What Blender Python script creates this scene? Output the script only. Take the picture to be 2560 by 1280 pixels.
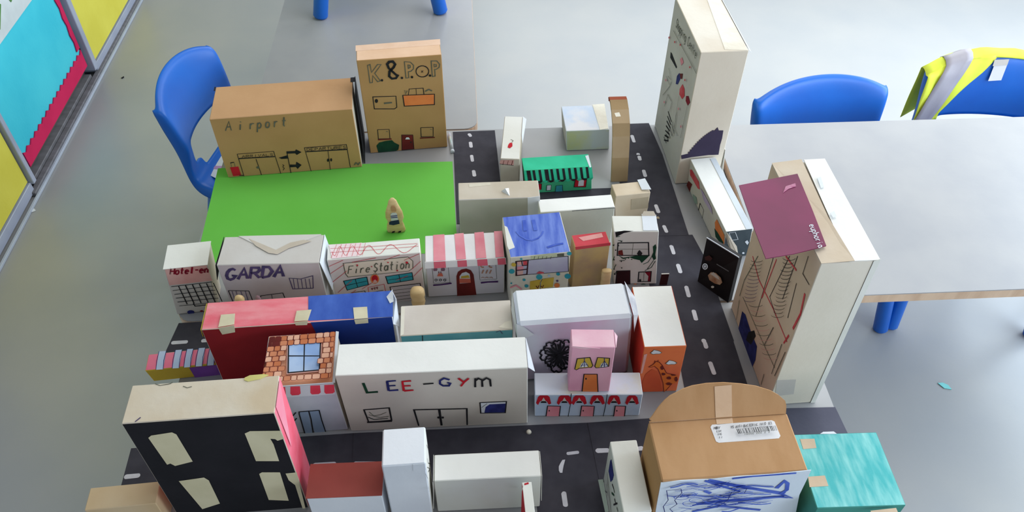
import bpy, bmesh, math, random
from mathutils import Vector, Matrix
random.seed(7)
C = bpy.context.scene.collection
for o in list(bpy.data.objects): bpy.data.objects.remove(o)
S = bpy.context.scene

# ------------------------------------------------------------------ camera, world, light, exposure
W, H, FPX = 2560, 1280, 2024.626
YAW, PITCH, ROLL = -0.0635846, 0.7722842, 0.0100430
RM = (Matrix.Rotation(YAW, 3, 'Z') @ Matrix.Rotation(PITCH, 3, 'X') @ Matrix.Rotation(ROLL, 3, 'Z'))
CAM = Vector((0, 0, 1.85))
cam = bpy.data.cameras.new('camera'); co = bpy.data.objects.new('camera', cam); C.objects.link(co)
cam.sensor_fit = 'HORIZONTAL'; cam.sensor_width = 36; cam.lens = 36 * FPX / W; cam.clip_start = .05
co.matrix_world = Matrix.Translation(CAM) @ RM.to_4x4(); S.camera = co

wd = bpy.data.worlds.new('world'); S.world = wd; wd.use_nodes = True
wd.node_tree.nodes['Background'].inputs[0].default_value = (.86, .92, 1, 1)
wd.node_tree.nodes['Background'].inputs[1].default_value = .17

def area(name, loc, target, sx, sy, power, col):
    l = bpy.data.lights.new(name, 'AREA'); l.shape = 'RECTANGLE'; l.size = sx; l.size_y = sy
    l.energy = power; l.color = col
    o = bpy.data.objects.new(name, l); C.objects.link(o); o.location = loc
    o.rotation_euler = (Vector(target) - Vector(loc)).to_track_quat('-Z', 'Y').to_euler()
    return o
# windows of the classroom: a long bank in the right wall and one in the far wall; the near and overhead panels are added fill
area('window_daylight_right', (3.0, 1.0, 1.5), (1.0, 1.2, .2), 4.2, 1.6, 140, (.74, .87, 1))
area('window_daylight_far', (2.0, 4.7, 1.9), (1.2, 1.0, .3), 4.2, 1.9, 100, (.90, .96, 1))
area('near_fill', (1.6, -2.4, 1.9), (.2, .8, .6), 3.4, 1.5, 34, (.92, .96, 1))  # unseen panel behind the camera, added to brighten the nearest fronts
area('overhead_fill', (1.1, 2.2, 3.1), (.9, 2.0, 0), 2.6, 2.4, 50, (1, .98, .94))  # one broad unseen panel, added overhead to brighten the roofs
S.view_settings.view_transform = 'Standard'; S.view_settings.look = 'None'
S.view_settings.exposure = .12; S.view_settings.gamma = 1; S.view_settings.use_curve_mapping = False

# ------------------------------------------------------------------ helpers
def lin(c): return tuple(((v/255)/12.92 if v/255 <= .04045 else ((v/255+.055)/1.055)**2.4) for v in c) + (1,)
_m = {}
def paint(name, c1, c2=None, scale=12, stretch=(1, 1, 1), rough=.8, amt=1.0, bump=.15, spec=.25, lo=.35, hi=.65, detail=4):
    if name in _m: return _m[name]
    m = bpy.data.materials.new(name); m.use_nodes = True; nt = m.node_tree
    b = nt.nodes['Principled BSDF']; b.inputs['Roughness'].default_value = rough
    b.inputs['Specular IOR Level'].default_value = spec
    tc = nt.nodes.new('ShaderNodeTexCoord'); mp = nt.nodes.new('ShaderNodeMapping')
    mp.inputs['Scale'].default_value = stretch
    nt.links.new(tc.outputs['Object'], mp.inputs['Vector'])
    n = nt.nodes.new('ShaderNodeTexNoise'); n.inputs['Scale'].default_value = scale; n.inputs['Detail'].default_value = detail
    nt.links.new(mp.outputs[0], n.inputs['Vector'])
    if c2 is None: c2 = tuple(v*.93 for v in c1)
    r = nt.nodes.new('ShaderNodeValToRGB'); r.color_ramp.elements[0].position = lo; r.color_ramp.elements[1].position = hi
    r.color_ramp.elements[0].color = lin(c1); r.color_ramp.elements[1].color = lin(c2)
    nt.links.new(n.outputs['Fac'], r.inputs[0]); nt.links.new(r.outputs[0], b.inputs['Base Color'])
    if bump:
        n2 = nt.nodes.new('ShaderNodeTexNoise'); n2.inputs['Scale'].default_value = 90; n2.inputs['Detail'].default_value = 5
        nt.links.new(tc.outputs['Object'], n2.inputs['Vector'])
        bp = nt.nodes.new('ShaderNodeBump'); bp.inputs['Strength'].default_value = bump; bp.inputs['Distance'].default_value = .002
        nt.links.new(n2.outputs['Fac'], bp.inputs['Height']); nt.links.new(bp.outputs[0], b.inputs['Normal'])
    _m[name] = m; return m

def attach(o, p):
    """parent a mesh whose vertices are already where they stand in the room"""
    m = p.matrix_basis.copy(); q = p
    while q.parent: m = q.parent.matrix_basis @ q.matrix_parent_inverse @ m; q = q.parent
    o.parent = p; o.matrix_parent_inverse = m.inverted()

def obj(name, verts, faces, mats, parent=None, mi=None, smooth=False):
    me = bpy.data.meshes.new(name); me.from_pydata([tuple(v) for v in verts], [], faces)
    for m in (mats if isinstance(mats, (list, tuple)) else [mats]): me.materials.append(m)
    if mi:
        for p, k in zip(me.polygons, mi): p.material_index = k
    if smooth:
        for p in me.polygons: p.use_smooth = True
    me.update()
    o = bpy.data.objects.new(name, me); C.objects.link(o)
    if parent: attach(o, parent)
    return o
def from_bm(name, bm, mats, parent=None, smooth=False):
    me = bpy.data.meshes.new(name); bm.normal_update(); bm.to_mesh(me); bm.free()
    for m in (mats if isinstance(mats, (list, tuple)) else [mats]): me.materials.append(m)
    if smooth:
        for p in me.polygons: p.use_smooth = True
    o = bpy.data.objects.new(name, me); C.objects.link(o)
    if parent: attach(o, parent)
    return o
def tag(o, label, cat, group=None, kind=None):
    o['label'] = label; o['category'] = cat
    if group: o['group'] = group
    if kind: o['kind'] = kind
    return o
def thing(name, loc, label, cat, group=None):
    o = bpy.data.objects.new(name, None); o.empty_display_size = .02; C.objects.link(o); o.location = loc
    return tag(o, label, cat, group)
def ray(px, py): return RM @ Vector(((px-W/2)/FPX, -(py-H/2)/FPX, -1))
def at(px, py, z):
    d = ray(px, py); return CAM + d*((z-CAM.z)/d.z)
def atp(px, py, p0, n):
    d = ray(px, py); return CAM + d*((p0-CAM).dot(n)/d.dot(n))
def box_mesh(c8, bev=.001):
    """c8: bottom 4 then top 4, order fl fr br bl; faces: 0 bottom 1 top 2 front 3 right 4 back 5 left"""
    bm = bmesh.new(); v = [bm.verts.new(p) for p in c8]
    for k, f in enumerate([(0, 3, 2, 1), (4, 5, 6, 7), (0, 1, 5, 4), (1, 2, 6, 5), (2, 3, 7, 6), (3, 0, 4, 7)]):
        fc = bm.faces.new([v[i] for i in f]); fc.material_index = k
    if bev: bmesh.ops.bevel(bm, geom=list(bm.edges), offset=bev, segments=1, affect='EDGES', profile=.5)
    return bm
def slab(name, pts, n, thick, mat, parent=None):
    """flat sheet with thickness: pts in one plane, extruded along n"""
    a = [Vector(p) for p in pts]; b = [p + n*thick for p in a]; k = len(a)
    area2 = sum(((a[i]-a[0]).cross(a[(i+1) % k]-a[0])).dot(n) for i in range(k))
    f1 = list(range(k)); f2 = [k+i for i in range(k)]
    if area2 > 0: fs = [f1[::-1], f2] + [(i, (i+1) % k, k+(i+1) % k, k+i) for i in range(k)]
    else: fs = [f1, f2[::-1]] + [((i+1) % k, i, k+i, k+(i+1) % k) for i in range(k)]
    return obj(name, a+b, fs, mat, parent)
def cyl(name, p0, p1, r0, r1, mat, parent=None, seg=16, rings=None):
    p0, p1 = Vector(p0), Vector(p1); d = (p1-p0); q = d.to_track_quat('Z', 'Y')
    rings = rings or [(0, r0), (1, r1)]
    vs = []; fs = []
    for t, r in rings:
        for i in range(seg):
            a = 2*math.pi*i/seg; vs.append(p0 + d*t + q @ Vector((math.cos(a)*r, math.sin(a)*r, 0)))
    for j in range(len(rings)-1):
        for i in range(seg):
            i2 = (i+1) % seg; fs.append((j*seg+i, j*seg+i2, (j+1)*seg+i2, (j+1)*seg+i))
    fs.append(tuple(range(seg))[::-1]); fs.append(tuple(range((len(rings)-1)*seg, len(rings)*seg)))
    return obj(name, vs, fs, mat, parent, smooth=True)

T = .60
Z = Vector((0, 0, 1))
BOX = {"airport": [-0.4274, 1.5813, 0.3138, 0.1262, 0.1705, 0.0796, -0.001, -0.0008], "kpop": [-0.158, 1.6222, 0.1889, 0.0636, 0.2623, 0.0851, -0.0003, -0.0009], "cream": [0.0939, 1.5214, 0.0437, 0.1621, 0.085, -0.1105, 0, 0], "beige": [0.053, 1.2948, 0.1708, 0.0551, 0.12, 0.0029, 0, 0], "green": [0.1966, 1.4412, 0.1561, 0.0464, 0.07, 0.046, -0.0049, 0.0009], "pastel": [0.2845, 1.6207, 0.1055, 0.1017, 0.0613, 0.0155, -0.005, 0.0007], "white9": [0.2138, 1.256, 0.1576, 0.0401, 0.11, 0.0574, 0, 0], "cube10": [0.3452, 1.3321, 0.0781, 0.0396, 0.08, 0.1042, 0, 0], "hotel": [-0.5657, 1.1192, 0.08, 0.0629, 0.127, 0.0991, 0.0098, 0.0053], "garda": [-0.3893, 1.1092, 0.1903, 0.0756, 0.15, -0.0164, 0, 0], "fire": [-0.1955, 1.1152, 0.1776, 0.0406, 0.1363, 0.0648, -0.0014, -0.0001], "cafe": [-0.0233, 1.1444, 0.1558, 0.0742, 0.1057, 0.0255, 0.0006, -0.0011], "blue": [0.1186, 1.1368, 0.1175, 0.1147, 0.14, 0.0835, 0, 0], "redyel": [0.2269, 1.1277, 0.0706, 0.0336, 0.13, 0.1169, 0, 0], "vine": [0.3301, 1.1432, 0.0883, 0.0457, 0.1493, -0.0484, -0.0138, 0.0044], "redblue": [-0.3173, 0.9548, 0.3289, 0.0625, 0.15, 0.0377, 0, 0], "teal": [-0.0393, 0.9397, 0.1992, 0.0701, 0.13, 0.0237, 0, 0], "paper": [0.1754, 0.9307, 0.204, 0.0821, 0.168, 0.0411, -0.0087, 0.0026], "giraffe": [0.3258, 0.9212, 0.0744, 0.1418, 0.1355, -0.0088, -0.0025, 0.0008], "row": [0.1908, 0.8285, 0.189, 0.0474, 0.0667, -0.0451, -0.0008, 0.0009], "gym": [-0.0753, 0.8273, 0.3137, 0.0646, 0.1718, 0.0004, -0.0034, -0.0031], "brick": [-0.2987, 0.8508, 0.1169, 0.1083, 0.1453, 0.0362, -0.0046, -0.0014], "stripe": [-0.5468, 0.9456, 0.1254, 0.0379, 0.0382, 0.0838, -0.0042, -0.0028], "black": [-0.3958, 0.6815, 0.2092, 0.0648, 0.28, 0.0339, 0, 0], "brown": [-0.2165, 0.6497, 0.1161, 0.0582, 0.09, -0.0083, 0, 0], "wtower": [-0.1182, 0.651, 0.0647, 0.0636, 0.18, 0.0257, 0, 0], "white30": [0.0064, 0.6572, 0.168, 0.0463, 0.0963, -0.0014, -0.0004, 0.003], "narrow": [0.2257, 0.6182, 0.0427, 0.1222, 0.12, 0.0257, 0, 0], "carton": [0.3594, 0.6147, 0.2144, 0.098, 0.2, 0.0248, 0, 0], "turq": [0.5607, 0.6059, 0.1348, 0.1261, 0.13, -0.0178, 0, 0], "tallback": [0.5225, 1.5495, 0.101, 0.2306, 0.3525, 0.0303, 0.0006, 0.0037], "long36": [0.5442, 1.3071, 0.0584, 0.2406, 0.0789, 0.1014, -0.0049, 0.0031], "big38": [0.5638, 0.93, 0.0917, 0.2373, 0.3747, 0.0325, -0.0056, 0.0012],
 "pink": [0.1899, 0.8308, 0.0719, 0.0383, 0.1242, -0.0634, -0.0006, 0.0018], "tan": [-0.568, 0.652, 0.108, 0.0385, 0.07, 0.0576, 0, 0], "stick": [0.0655, 0.5834, 0.0142, 0.0517, 0.13, 0.0331, 0, 0]}
BASE = {'pink': T+.0667+.0012}

class Bld:
    """one cardboard box building: an Empty at its base, a body, and the parts glued or drawn on it"""
    def __init__(s, key, name, label, mats, cat='model building', bev=.0012, body='body'):
        cx, cy, w, d, h, yaw, lx, ly = BOX[key]; z0 = BASE.get(key, T + .0012)
        s.p = (cx, cy, w, d, h - (z0-T if key not in BASE else .0012), yaw, lx, ly, z0)
        s.root = thing(name, (cx, cy, z0), label, cat)
        cn = [s.lp(a, b, t) for t in (0, 1) for a, b in ((-1, -1), (1, -1), (1, 1), (-1, 1))]
        s.c = cn
        if isinstance(mats, dict):
            base = mats['all']; ml = [mats.get(k, base) for k in ('bottom', 'top', 'front', 'right', 'back', 'left')]
        else: ml = [mats]*6
        s.body = from_bm(body, box_mesh(cn, bev), ml, s.root)
        c = cn
        s.F = {'front': (c[0], c[1], c[4]), 'top': (c[4], c[5], c[7]), 'right': (c[1], c[2], c[5]),
               'left': (c[3], c[0], c[7]), 'back': (c[2], c[3], c[6])}
    def lp(s, a, b, t, ex=0, ey=0, ez=0):
        cx, cy, w, d, h, yaw, lx, ly, z0 = s.p
        x = a*w/2 + ex; y = b*d/2 + ey
        return Vector((cx + x*math.cos(yaw) - y*math.sin(yaw) + lx*t, cy + x*math.sin(yaw) + y*math.cos(yaw) + ly*t, z0 + h*t + ez))
    def plane(s, f):
        a, b, c = s.F[f]; n = (b-a).cross(c-a).normalized(); return a, n
    def on(s, f, px, py, off=0):
        a, n = s.plane(f); return atp(px, py, a, n) + n*off
    def patch(s, name, f, pts, mat, thick=.0008, off=0, label=None):
        a, n = s.plane(f)
        o = slab(name, [s.on(f, x, y, off) for x, y in pts], n, thick, mat, s.root)
        if label: o['label'] = label
        return o
    def ink(s, name, f, **k): return Ink(name, s, f, **k)

class Ink:
    """flat drawing on one face: polygons and pen strokes given by where they lie on that face"""
    def __init__(s, name, b, f, off=.0005, step=.00009, label=None):
        s.b, s.f, s.name, s.off, s.step, s.label = b, f, name, off, step, label; s.wk = 1.0
        s.v, s.fc, s.mi, s.m = [], [], [], []
        a, s.n = b.plane(f); s.o = a
    def _p(s, x, y, off): return atp(x, y, s.o, s.n) + s.n*off
    def _mat(s, m):
        if m not in s.m: s.m.append(m)
        return s.m.index(m)
    def poly(s, pts, m):
        s.off += s.step; k = len(s.v); s.v += [s._p(x, y, s.off) for x, y in pts]
        s.fc.append(tuple(range(k, k+len(pts)))); s.mi.append(s._mat(m)); return s
    def line(s, pts, m, w=1.2, close=False):
        """w = stroke width in millimetres"""
        s.off += s.step; P = [s._p(x, y, s.off) for x, y in pts]
        if close: P = P + [P[0]]
        hw = w*(1.35 if w < 3 else 1.12)*s.wk/2000; mi = s._mat(m)
        L, Rr = [], []
        for i, p in enumerate(P):
            t0 = (P[i]-P[i-1]).normalized() if i > 0 else None
            t1 = (P[i+1]-P[i]).normalized() if i < len(P)-1 else None
            if close and i in (0, len(P)-1): t0 = (P[-1]-P[-2]).normalized(); t1 = (P[1]-P[0]).normalized()
            t = (t0 or t1) if not (t0 and t1) else (t0+t1)
            if t.length < .3: t = t1
            t = t.normalized(); q = s.n.cross(t)
            k = 1.0
            if t0 and t1: k = min(1.6, 1/max(.55, abs(t.dot(t1))))
            j = 1 + random.uniform(-.15, .15)
            L.append(p + q*hw*k*j); Rr.append(p - q*hw*k*j)
        b = len(s.v); s.v += L + Rr; n = len(P)
        for i in range(n-1):
            s.fc.append((b+i, b+n+i, b+n+i+1, b+i+1)); s.mi.append(mi)
        return s
    def text(s, t, p0, p1, up, m, w=1.2, fill=.74):
        n = len(t); dx = Vector(((p1[0]-p0[0])/n, (p1[1]-p0[1])/n)); up = Vector(up); p0 = Vector(p0)
        for i, ch in enumerate(t):
            for st in GLY.get(ch, []):
                s.line([tuple(p0 + dx*(i + .13 + gx*fill) + up*gy) for gx, gy in st], m, w)
        return s
    def arc(s, cx, cy, rx, ry, a0, a1, m, w=1.2, n=12):
        return s.line([(cx+rx*math.cos(math.radians(a0+(a1-a0)*i/n)), cy-ry*math.sin(math.radians(a0+(a1-a0)*i/n))) for i in range(n+1)], m, w)
    def disc(s, cx, cy, rx, ry, m, n=14):
        return s.poly([(cx+rx*math.cos(2*math.pi*i/n), cy+ry*math.sin(2*math.pi*i/n)) for i in range(n)], m)
    def done(s):
        me = bpy.data.meshes.new(s.name); me.from_pydata([tuple(v) for v in s.v], [], s.fc)
        for m in s.m: me.materials.append(m)
        for p, k in zip(me.polygons, s.mi): p.material_index = k
        bm = bmesh.new(); bm.from_mesh(me)
        for f in bm.faces:
            f.normal_update()
            if f.normal.dot(s.n) < 0: f.normal_flip()
        bmesh.ops.triangulate(bm, faces=[f for f in bm.faces if len(f.verts) > 4]); bm.to_mesh(me); bm.free()
        o = bpy.data.objects.new(s.name, me); C.objects.link(o); attach(o, s.b.root)
        if s.label: o['label'] = s.label
        return o
def _arc(cx, cy, rx, ry, a0, a1, n=8): return [(cx+rx*math.cos(math.radians(a0+(a1-a0)*i/n)), cy+ry*math.sin(math.radians(a0+(a1-a0)*i/n))) for i in range(n+1)]
GLY = {'A': [[(0, 0), (.5, 1), (1, 0)], [(.2, .4), (.8, .4)]], 'B': [[(0, 0), (0, 1), (.7, .95), (.8, .75), (.6, .55), (0, .5)], [(.6, .52), (1, .3), (.7, .03), (0, 0)]],
 'C': [_arc(.5, .5, .5, .5, 50, 310)], 'D': [[(0, 0), (0, 1), (.6, .95), (1, .55), (.7, .1), (0, 0)]], 'E': [[(1, 0), (0, 0), (0, 1), (1, 1)], [(0, .5), (.8, .5)]],
 'F': [[(0, 0), (0, 1), (1, 1)], [(0, .55), (.75, .55)]], 'G': [_arc(.5, .5, .5, .5, 45, 340) + [(.55, .38)], ], 'H': [[(0, 0), (0, 1)], [(1, 0), (1, 1)], [(0, .5), (1, .5)]],
 'I': [[(.5, 0), (.5, 1)]], 'K': [[(0, 0), (0, 1)], [(.95, 1), (0, .45), (1, 0)]], 'L': [[(0, 1), (0, 0), (1, 0)]], 'M': [[(0, 0), (0, 1), (.5, .4), (1, 1), (1, 0)]],
 'N': [[(0, 0), (0, 1), (1, 0), (1, 1)]], 'O': [_arc(.5, .5, .5, .5, 90, 450, 12)], 'P': [[(0, 0), (0, 1), (.75, .95), (.95, .72), (.7, .5), (0, .46)]],
 'R': [[(0, 0), (0, 1), (.75, .95), (.9, .72), (.7, .52), (0, .48)], [(.4, .5), (1, 0)]], 'S': [[(.95, .85), (.5, 1), (.1, .8), (.3, .55), (.8, .42), (.9, .18), (.5, 0), (.05, .15)]],
 'T': [[(.5, 0), (.5, 1)], [(0, 1), (1, 1)]], 'U': [[(0, 1), (.05, .2), (.5, 0), (.95, .2), (1, 1)]], 'V': [[(0, 1), (.5, 0), (1, 1)]], 'Y': [[(0, 1), (.5, .5), (1, 1)], [(.5, .5), (.4, 0)]],
 'X': [[(0, 0), (1, 1)], [(0, 1), (1, 0)]], '-': [[(.1, .5), (.9, .5)]], '.': [[(.45, .0), (.5, .08)]], '0': [_arc(.5, .5, .4, .5, 90, 450, 10)], '1': [[(.5, 0), (.5, 1)]], '9': [_arc(.5, .7, .35, .28, 0, 360) + [(.8, 0)]],
 'a': [_arc(.45, .3, .42, .3, 30, 390), [(.9, .6), (.92, 0)]], 'c': [_arc(.5, .3, .42, .3, 50, 310)], 'e': [[(.1, .32), (.88, .34)] + _arc(.5, .3, .4, .3, 20, 320)], 'f': [[(.8, .95), (.5, 1), (.4, .8), (.4, 0)], [(.1, .6), (.8, .6)]],
 'g': [_arc(.45, .3, .42, .3, 30, 390), [(.9, .6), (.9, -.25), (.4, -.38), (.1, -.2)]], 'h': [[(.1, 0), (.1, 1)], [(.1, .4), (.5, .62), (.9, .45), (.9, 0)]], 'i': [[(.5, 0), (.5, .6)], [(.5, .82), (.52, .9)]],
 'n': [[(.1, 0), (.1, .62)], [(.1, .4), (.5, .62), (.9, .45), (.9, 0)]], 'o': [_arc(.5, .3, .42, .32, 90, 450, 10)], 'p': [[(.1, -.4), (.1, .62)], _arc(.48, .3, .4, .3, 160, -160)],
 'r': [[(.2, 0), (.2, .62)], [(.2, .4), (.5, .6), (.85, .58)]], 's': [[(.85, .52), (.5, .62), (.15, .48), (.5, .32), (.85, .15), (.5, 0), (.1, .1)]], 't': [[(.45, 1), (.42, .15), (.65, 0)], [(.1, .62), (.85, .62)]],
 'u': [[(.1, .62), (.12, .12), (.5, 0), (.9, .2)], [(.9, .62), (.9, 0)]], 'm': [[(.0, 0), (.0, .62)], [(.0, .45), (.3, .62), (.5, .45), (.5, 0)], [(.5, .45), (.8, .62), (1, .45), (1, 0)]],
 'v': [[(.1, .62), (.5, 0), (.9, .62)]], 'l': [[(.5, 0), (.5, 1)]]}

# ------------------------------------------------------------------ materials
M = dict(
 white=paint('white_card', (228, 228, 222), (218, 218, 210), 9),
 cool=paint('white_paper', (222, 227, 233), (208, 214, 222), 6, rough=.6),
 grey=paint('grey_card', (200, 196, 190), (190, 184, 178), 7),
 buff=paint('buff_card', (205, 196, 182), (190, 178, 160), 9),
 buffd=paint('buff_card_dull', (186, 172, 148), (170, 154, 128), 8),
 kraft=paint('brown_cardboard', (197, 155, 115), (184, 142, 102), 6, (1, 1, 1)),
 kraftd=paint('brown_cardboard_shaded', (178, 138, 90), (166, 127, 80), 6),  # darker copy of the brown cardboard, with shade put into its colour
 kraft2=paint('carton_cardboard', (186, 145, 104), (176, 134, 92), 9, (3, 1, 1)),
 blackp=paint('black_sugar_paper', (58, 57, 65), (66, 65, 73), 30, rough=.9, spec=.2),
 black=paint('black_poster_paint', (22, 23, 28), (34, 32, 40), 14, rough=.7),
 inkb=paint('black_marker', (20, 20, 24), (34, 34, 38), 60, bump=0),
 inkg=paint('grey_pencil', (80, 82, 70), (98, 98, 84), 60, bump=0),
 inkn=paint('navy_marker', (28, 34, 92), (44, 50, 120), 60, bump=0),
 inkv=paint('violet_marker', (62, 52, 92), (88, 70, 112), 60, bump=0),
 blue=paint('blue_marker', (44, 72, 176), (92, 118, 206), 22, (1, 1, 1), bump=0),
 bluel=paint('light_blue_paint', (140, 170, 218), (176, 198, 230), 20, bump=0),
 red=paint('red_paint', (196, 26, 44), (172, 20, 36), 30, bump=0),
 redink=paint('red_marker', (196, 60, 70), (212, 90, 96), 60, bump=0),
 crimson=paint('dark_crimson_marker', (136, 8, 36), (112, 8, 30), 60, bump=0),
 pinkw=paint('pink_watercolour', (226, 150, 160), (214, 120, 136), 16, bump=0),
 pinkl=paint('pale_pink_watercolour', (236, 196, 208), (226, 170, 190), 14),
 pinks=paint('salmon_wash', (220, 176, 168), (206, 150, 142), 14, bump=0),
 maroon=paint('brown_red_paint', (112, 34, 30), (92, 26, 24), 30, bump=0),
 dmaroon=paint('dark_maroon_paint', (56, 14, 20), (44, 10, 16), 30, bump=0),
 orange=paint('orange_marker', (216, 118, 62), (226, 132, 72), 30, bump=0),
 dgreen=paint('dark_green_marker', (18, 66, 44), (14, 52, 36), 40, bump=0),
 tealp=paint('teal_marker', (58, 160, 172), (40, 140, 158), 24, bump=0),
 yellow=paint('yellow_paint', (206, 176, 72), (190, 158, 56), 20, bump=0),
 tape=paint('masking_tape', (214, 206, 178), (200, 190, 160), 20, rough=.5),
 tapet=paint('clear_tape_over_card', (226, 222, 206), (206, 198, 180), 16, rough=.25, spec=.5),
 wood=paint('pale_wood', (232, 204, 154), (216, 184, 132), 18, (1, 1, 6), rough=.5),
 beech=paint('beech_edge', (206, 178, 152), (190, 160, 134), 8, (6, 6, 1), rough=.5),
 metal=paint('grey_steel', (120, 124, 130), None, 8, rough=.4),
)

# ------------------------------------------------------------------ setting
fm = paint('vinyl_floor', (160, 161, 160), (152, 155, 157), 3, rough=.33, spec=.5, bump=.06, detail=9)
def struct(o): o['kind'] = 'structure'; return o
struct(from_bm('floor', box_mesh([(-1.7, -1.5, -.05), (4.5, -1.5, -.05), (4.5, 6.5, -.05), (-1.7, 6.5, -.05), (-1.7, -1.5, 0), (4.5, -1.5, 0), (4.5, 6.5, 0), (-1.7, 6.5, 0)], 0), fm))
frame = paint('pale_grey_frame', (170, 178, 196), (156, 164, 184), 8, rough=.4)
sill = paint('grey_sill', (120, 120, 126), (104, 104, 108), 10, (1, 4, 1), rough=.5)
kick = paint('pale_skirting', (182, 192, 206), None, 8, rough=.4)
def bx(x0, x1, y0, y1, z0, z1): return [(x0, y0, z0), (x1, y0, z0), (x1, y1, z0), (x0, y1, z0), (x0, y0, z1), (x1, y0, z1), (x1, y1, z1), (x0, y1, z1)]
wl = struct(from_bm('wall_left', box_mesh(bx(-1.68, -1.56, -1.5, 6.5, 0, 2.6), 0), paint('wall_paint', (188, 194, 196), None, 6)))
TN = [0]
def wpart(name, c8, mat, bev=.002):
    TN[0] += 1; return struct(from_bm('trim_%d' % TN[0], box_mesh(c8, bev), mat))
for y0, y1 in ((1.49, 1.53), (2.184, 2.206), (2.878, 2.91), (3.57, 3.62), (4.27, 4.31)): wpart('mullion', bx(-1.558, -1.490, y0, y1, .036, 2.5), frame)
for y0, y1 in ((-1.5, 2.183), (2.911, 6.4)): wpart('bottom_rail', bx(-1.558, -1.499, y0, y1, .008, .046), frame)
wpart('sill', bx(-1.558, -1.510, 2.214, 2.868, .006, .028), sill)
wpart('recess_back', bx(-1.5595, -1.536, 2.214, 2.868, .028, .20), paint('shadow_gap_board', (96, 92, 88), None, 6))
wpart('floor_track', bx(-1.508, -1.4872, 2.16, 6.4, .0005, .018), sill)
struct(from_bm('baseboard_left', box_mesh(bx(-1.487, -1.478, -1.5, 6.4, .0005, .010), .001), kick))
yel = paint('yellow_backing_paper', (224, 218, 92), (214, 206, 78), 5, bump=.3)
def board(label, y0, y1, z0, mat, x=-1.503):
    r = thing('display_board', (x, (y0+y1)/2, z0), label, 'display board')
    from_bm('backing_paper', box_mesh(bx(x-.05, x, y0, y1, z0, 2.3), .001), mat, r); return r
board('yellow papered display panel nearest the camera, low on the left wall', 1.53, 2.176, .053, yel)
board('yellow papered display panel beyond the cyan one, in the top left corner', 2.924, 3.568, .053, yel)
cy = board('cyan papered display panel with a scalloped red border along its foot', 2.216, 2.862, .085, paint('cyan_backing_paper', (74, 208, 226), (60, 196, 218), 5, bump=.3), -1.512)
# scalloped border: bottom strip and right strip
def scallop(name, pts, mat, parent, x): slab(name, [Vector((x, y, z)) for y, z in pts], Vector((1, 0, 0)), .004, mat, parent)
bot = [(2.236, .070), (2.862, .070), (2.862, .150)]
n = 16
for i in range(n*2+1):
    y = 2.862 - (2.862-2.236)*i/(n*2); bot.append((y, .142 - (.012 if i % 2 else 0) - .012*(i/(2*n))))
scallop('scalloped_border', bot, paint('crimson_border_paper', (214, 38, 92), (200, 30, 84), 8), cy, -1.511)
rt = [(2.862, .15), (2.862, 2.28)]
for i in range(61): rt.append((2.832 + (.008 if i % 2 else 0), 2.28 - (2.28-.15)*i/60))
scallop('scalloped_border', rt, _m['crimson_border_paper'], cy, -1.511)
pic = thing('framed_artwork', (-1.508, 2.5, .45), 'childs painted picture in a white paper frame on the cyan panel', 'picture')
slab('frame', [Vector((-1.511, y, z)) for y, z in ((2.236, .445), (2.80, .445), (2.80, 1.1), (2.236, 1.1))], Vector((1, 0, 0)), .004, paint('white_frame_paper', (214, 224, 226), None, 10), pic)
pg = paint('green_tissue', (74, 132, 66), (116, 150, 96), 14, lo=.4, hi=.6); po = paint('rust_tissue', (176, 96, 72), (152, 120, 110), 14)
slab('painting', [Vector((-1.507, y, z)) for y, z in ((2.262, .478), (2.435, .478), (2.50, .53), (2.44, .60), (2.262, .60))], Vector((1, 0, 0)), .002, pg, pic)
slab('painting', [Vector((-1.507, y, z)) for y, z in ((2.262, .605), (2.43, .605), (2.55, .70), (2.5, .9), (2.262, .9))], Vector((1, 0, 0)), .002, po, pic)
slab('painting', [Vector((-1.507, y, z)) for y, z in ((2.56, .505), (2.62, .52), (2.60, .57), (2.545, .54))], Vector((1, 0, 0)), .002, pg, pic)
for y, z in ((2.37, .535), (2.30, .55), (2.40, .57)): cyl('painted_flower', (-1.505, y, z), (-1.5035, y, z), .009, .009, M['red'], pic, 10)

# ------------------------------------------------------------------ tables
top_m = paint('grey_laminate', (158, 158, 159), (150, 151, 154), 7, rough=.33, spec=.4, bump=.05)
def rr(x0, x1, y0, y1, r, n=5):
    p = []
    for cx, cy, a in ((x1-r, y0+r, -90), (x1-r, y1-r, 0), (x0+r, y1-r, 90), (x0+r, y0+r, 180)):
        for i in range(n+1): t = math.radians(a+90*i/n); p.append((cx+r*math.cos(t), cy+r*math.sin(t)))
    return p
def table(label, x0, x1, y0, y1, edge=None, group='classroom tables'):
    r = thing('classroom_table', ((x0+x1)/2, (y0+y1)/2, 0), label, 'table', group)
    p = rr(x0, x1, y0, y1, .035)
    slab('edge_band', [Vector((x, y, .576)) for x, y in p], Z, .021, edge or M['beech'], r)
    slab('tabletop', [Vector((x, y, .597)) for x, y in rr(x0+.001, x1-.001, y0+.001, y1-.001, .034)], Z, .003, top_m, r)
    for a in (x0+.05, x1-.05):
        for b in (y0+.05, y1-.05): cyl('leg', (a, b, 0), (a, b, .576), .014, .014, M['metal'], r)
    for b in (y0+.05, y1-.05): from_bm('frame_rail', box_mesh(bx(x0+.06, x1-.06, b-.012, b+.012, .54, .575), .002), M['metal'], r)
    return r
table('grey topped table under the back half of the paper town, green paper on it', -.604, .603, 1.066, 1.667)
table('empty grey table with a beech edge on the right, two chairs behind it', .616, 1.83, 1.066, 1.656)
table('grey table under the front half of the paper town, black road paper on it', -.563, .645, .46, 1.062, paint('white_edge_band', (226, 228, 230), None, 8, rough=.4))
table('grey table beyond the cardboard towers with a blue chair standing on it', -.565, .016, 1.671, 2.88)

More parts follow.
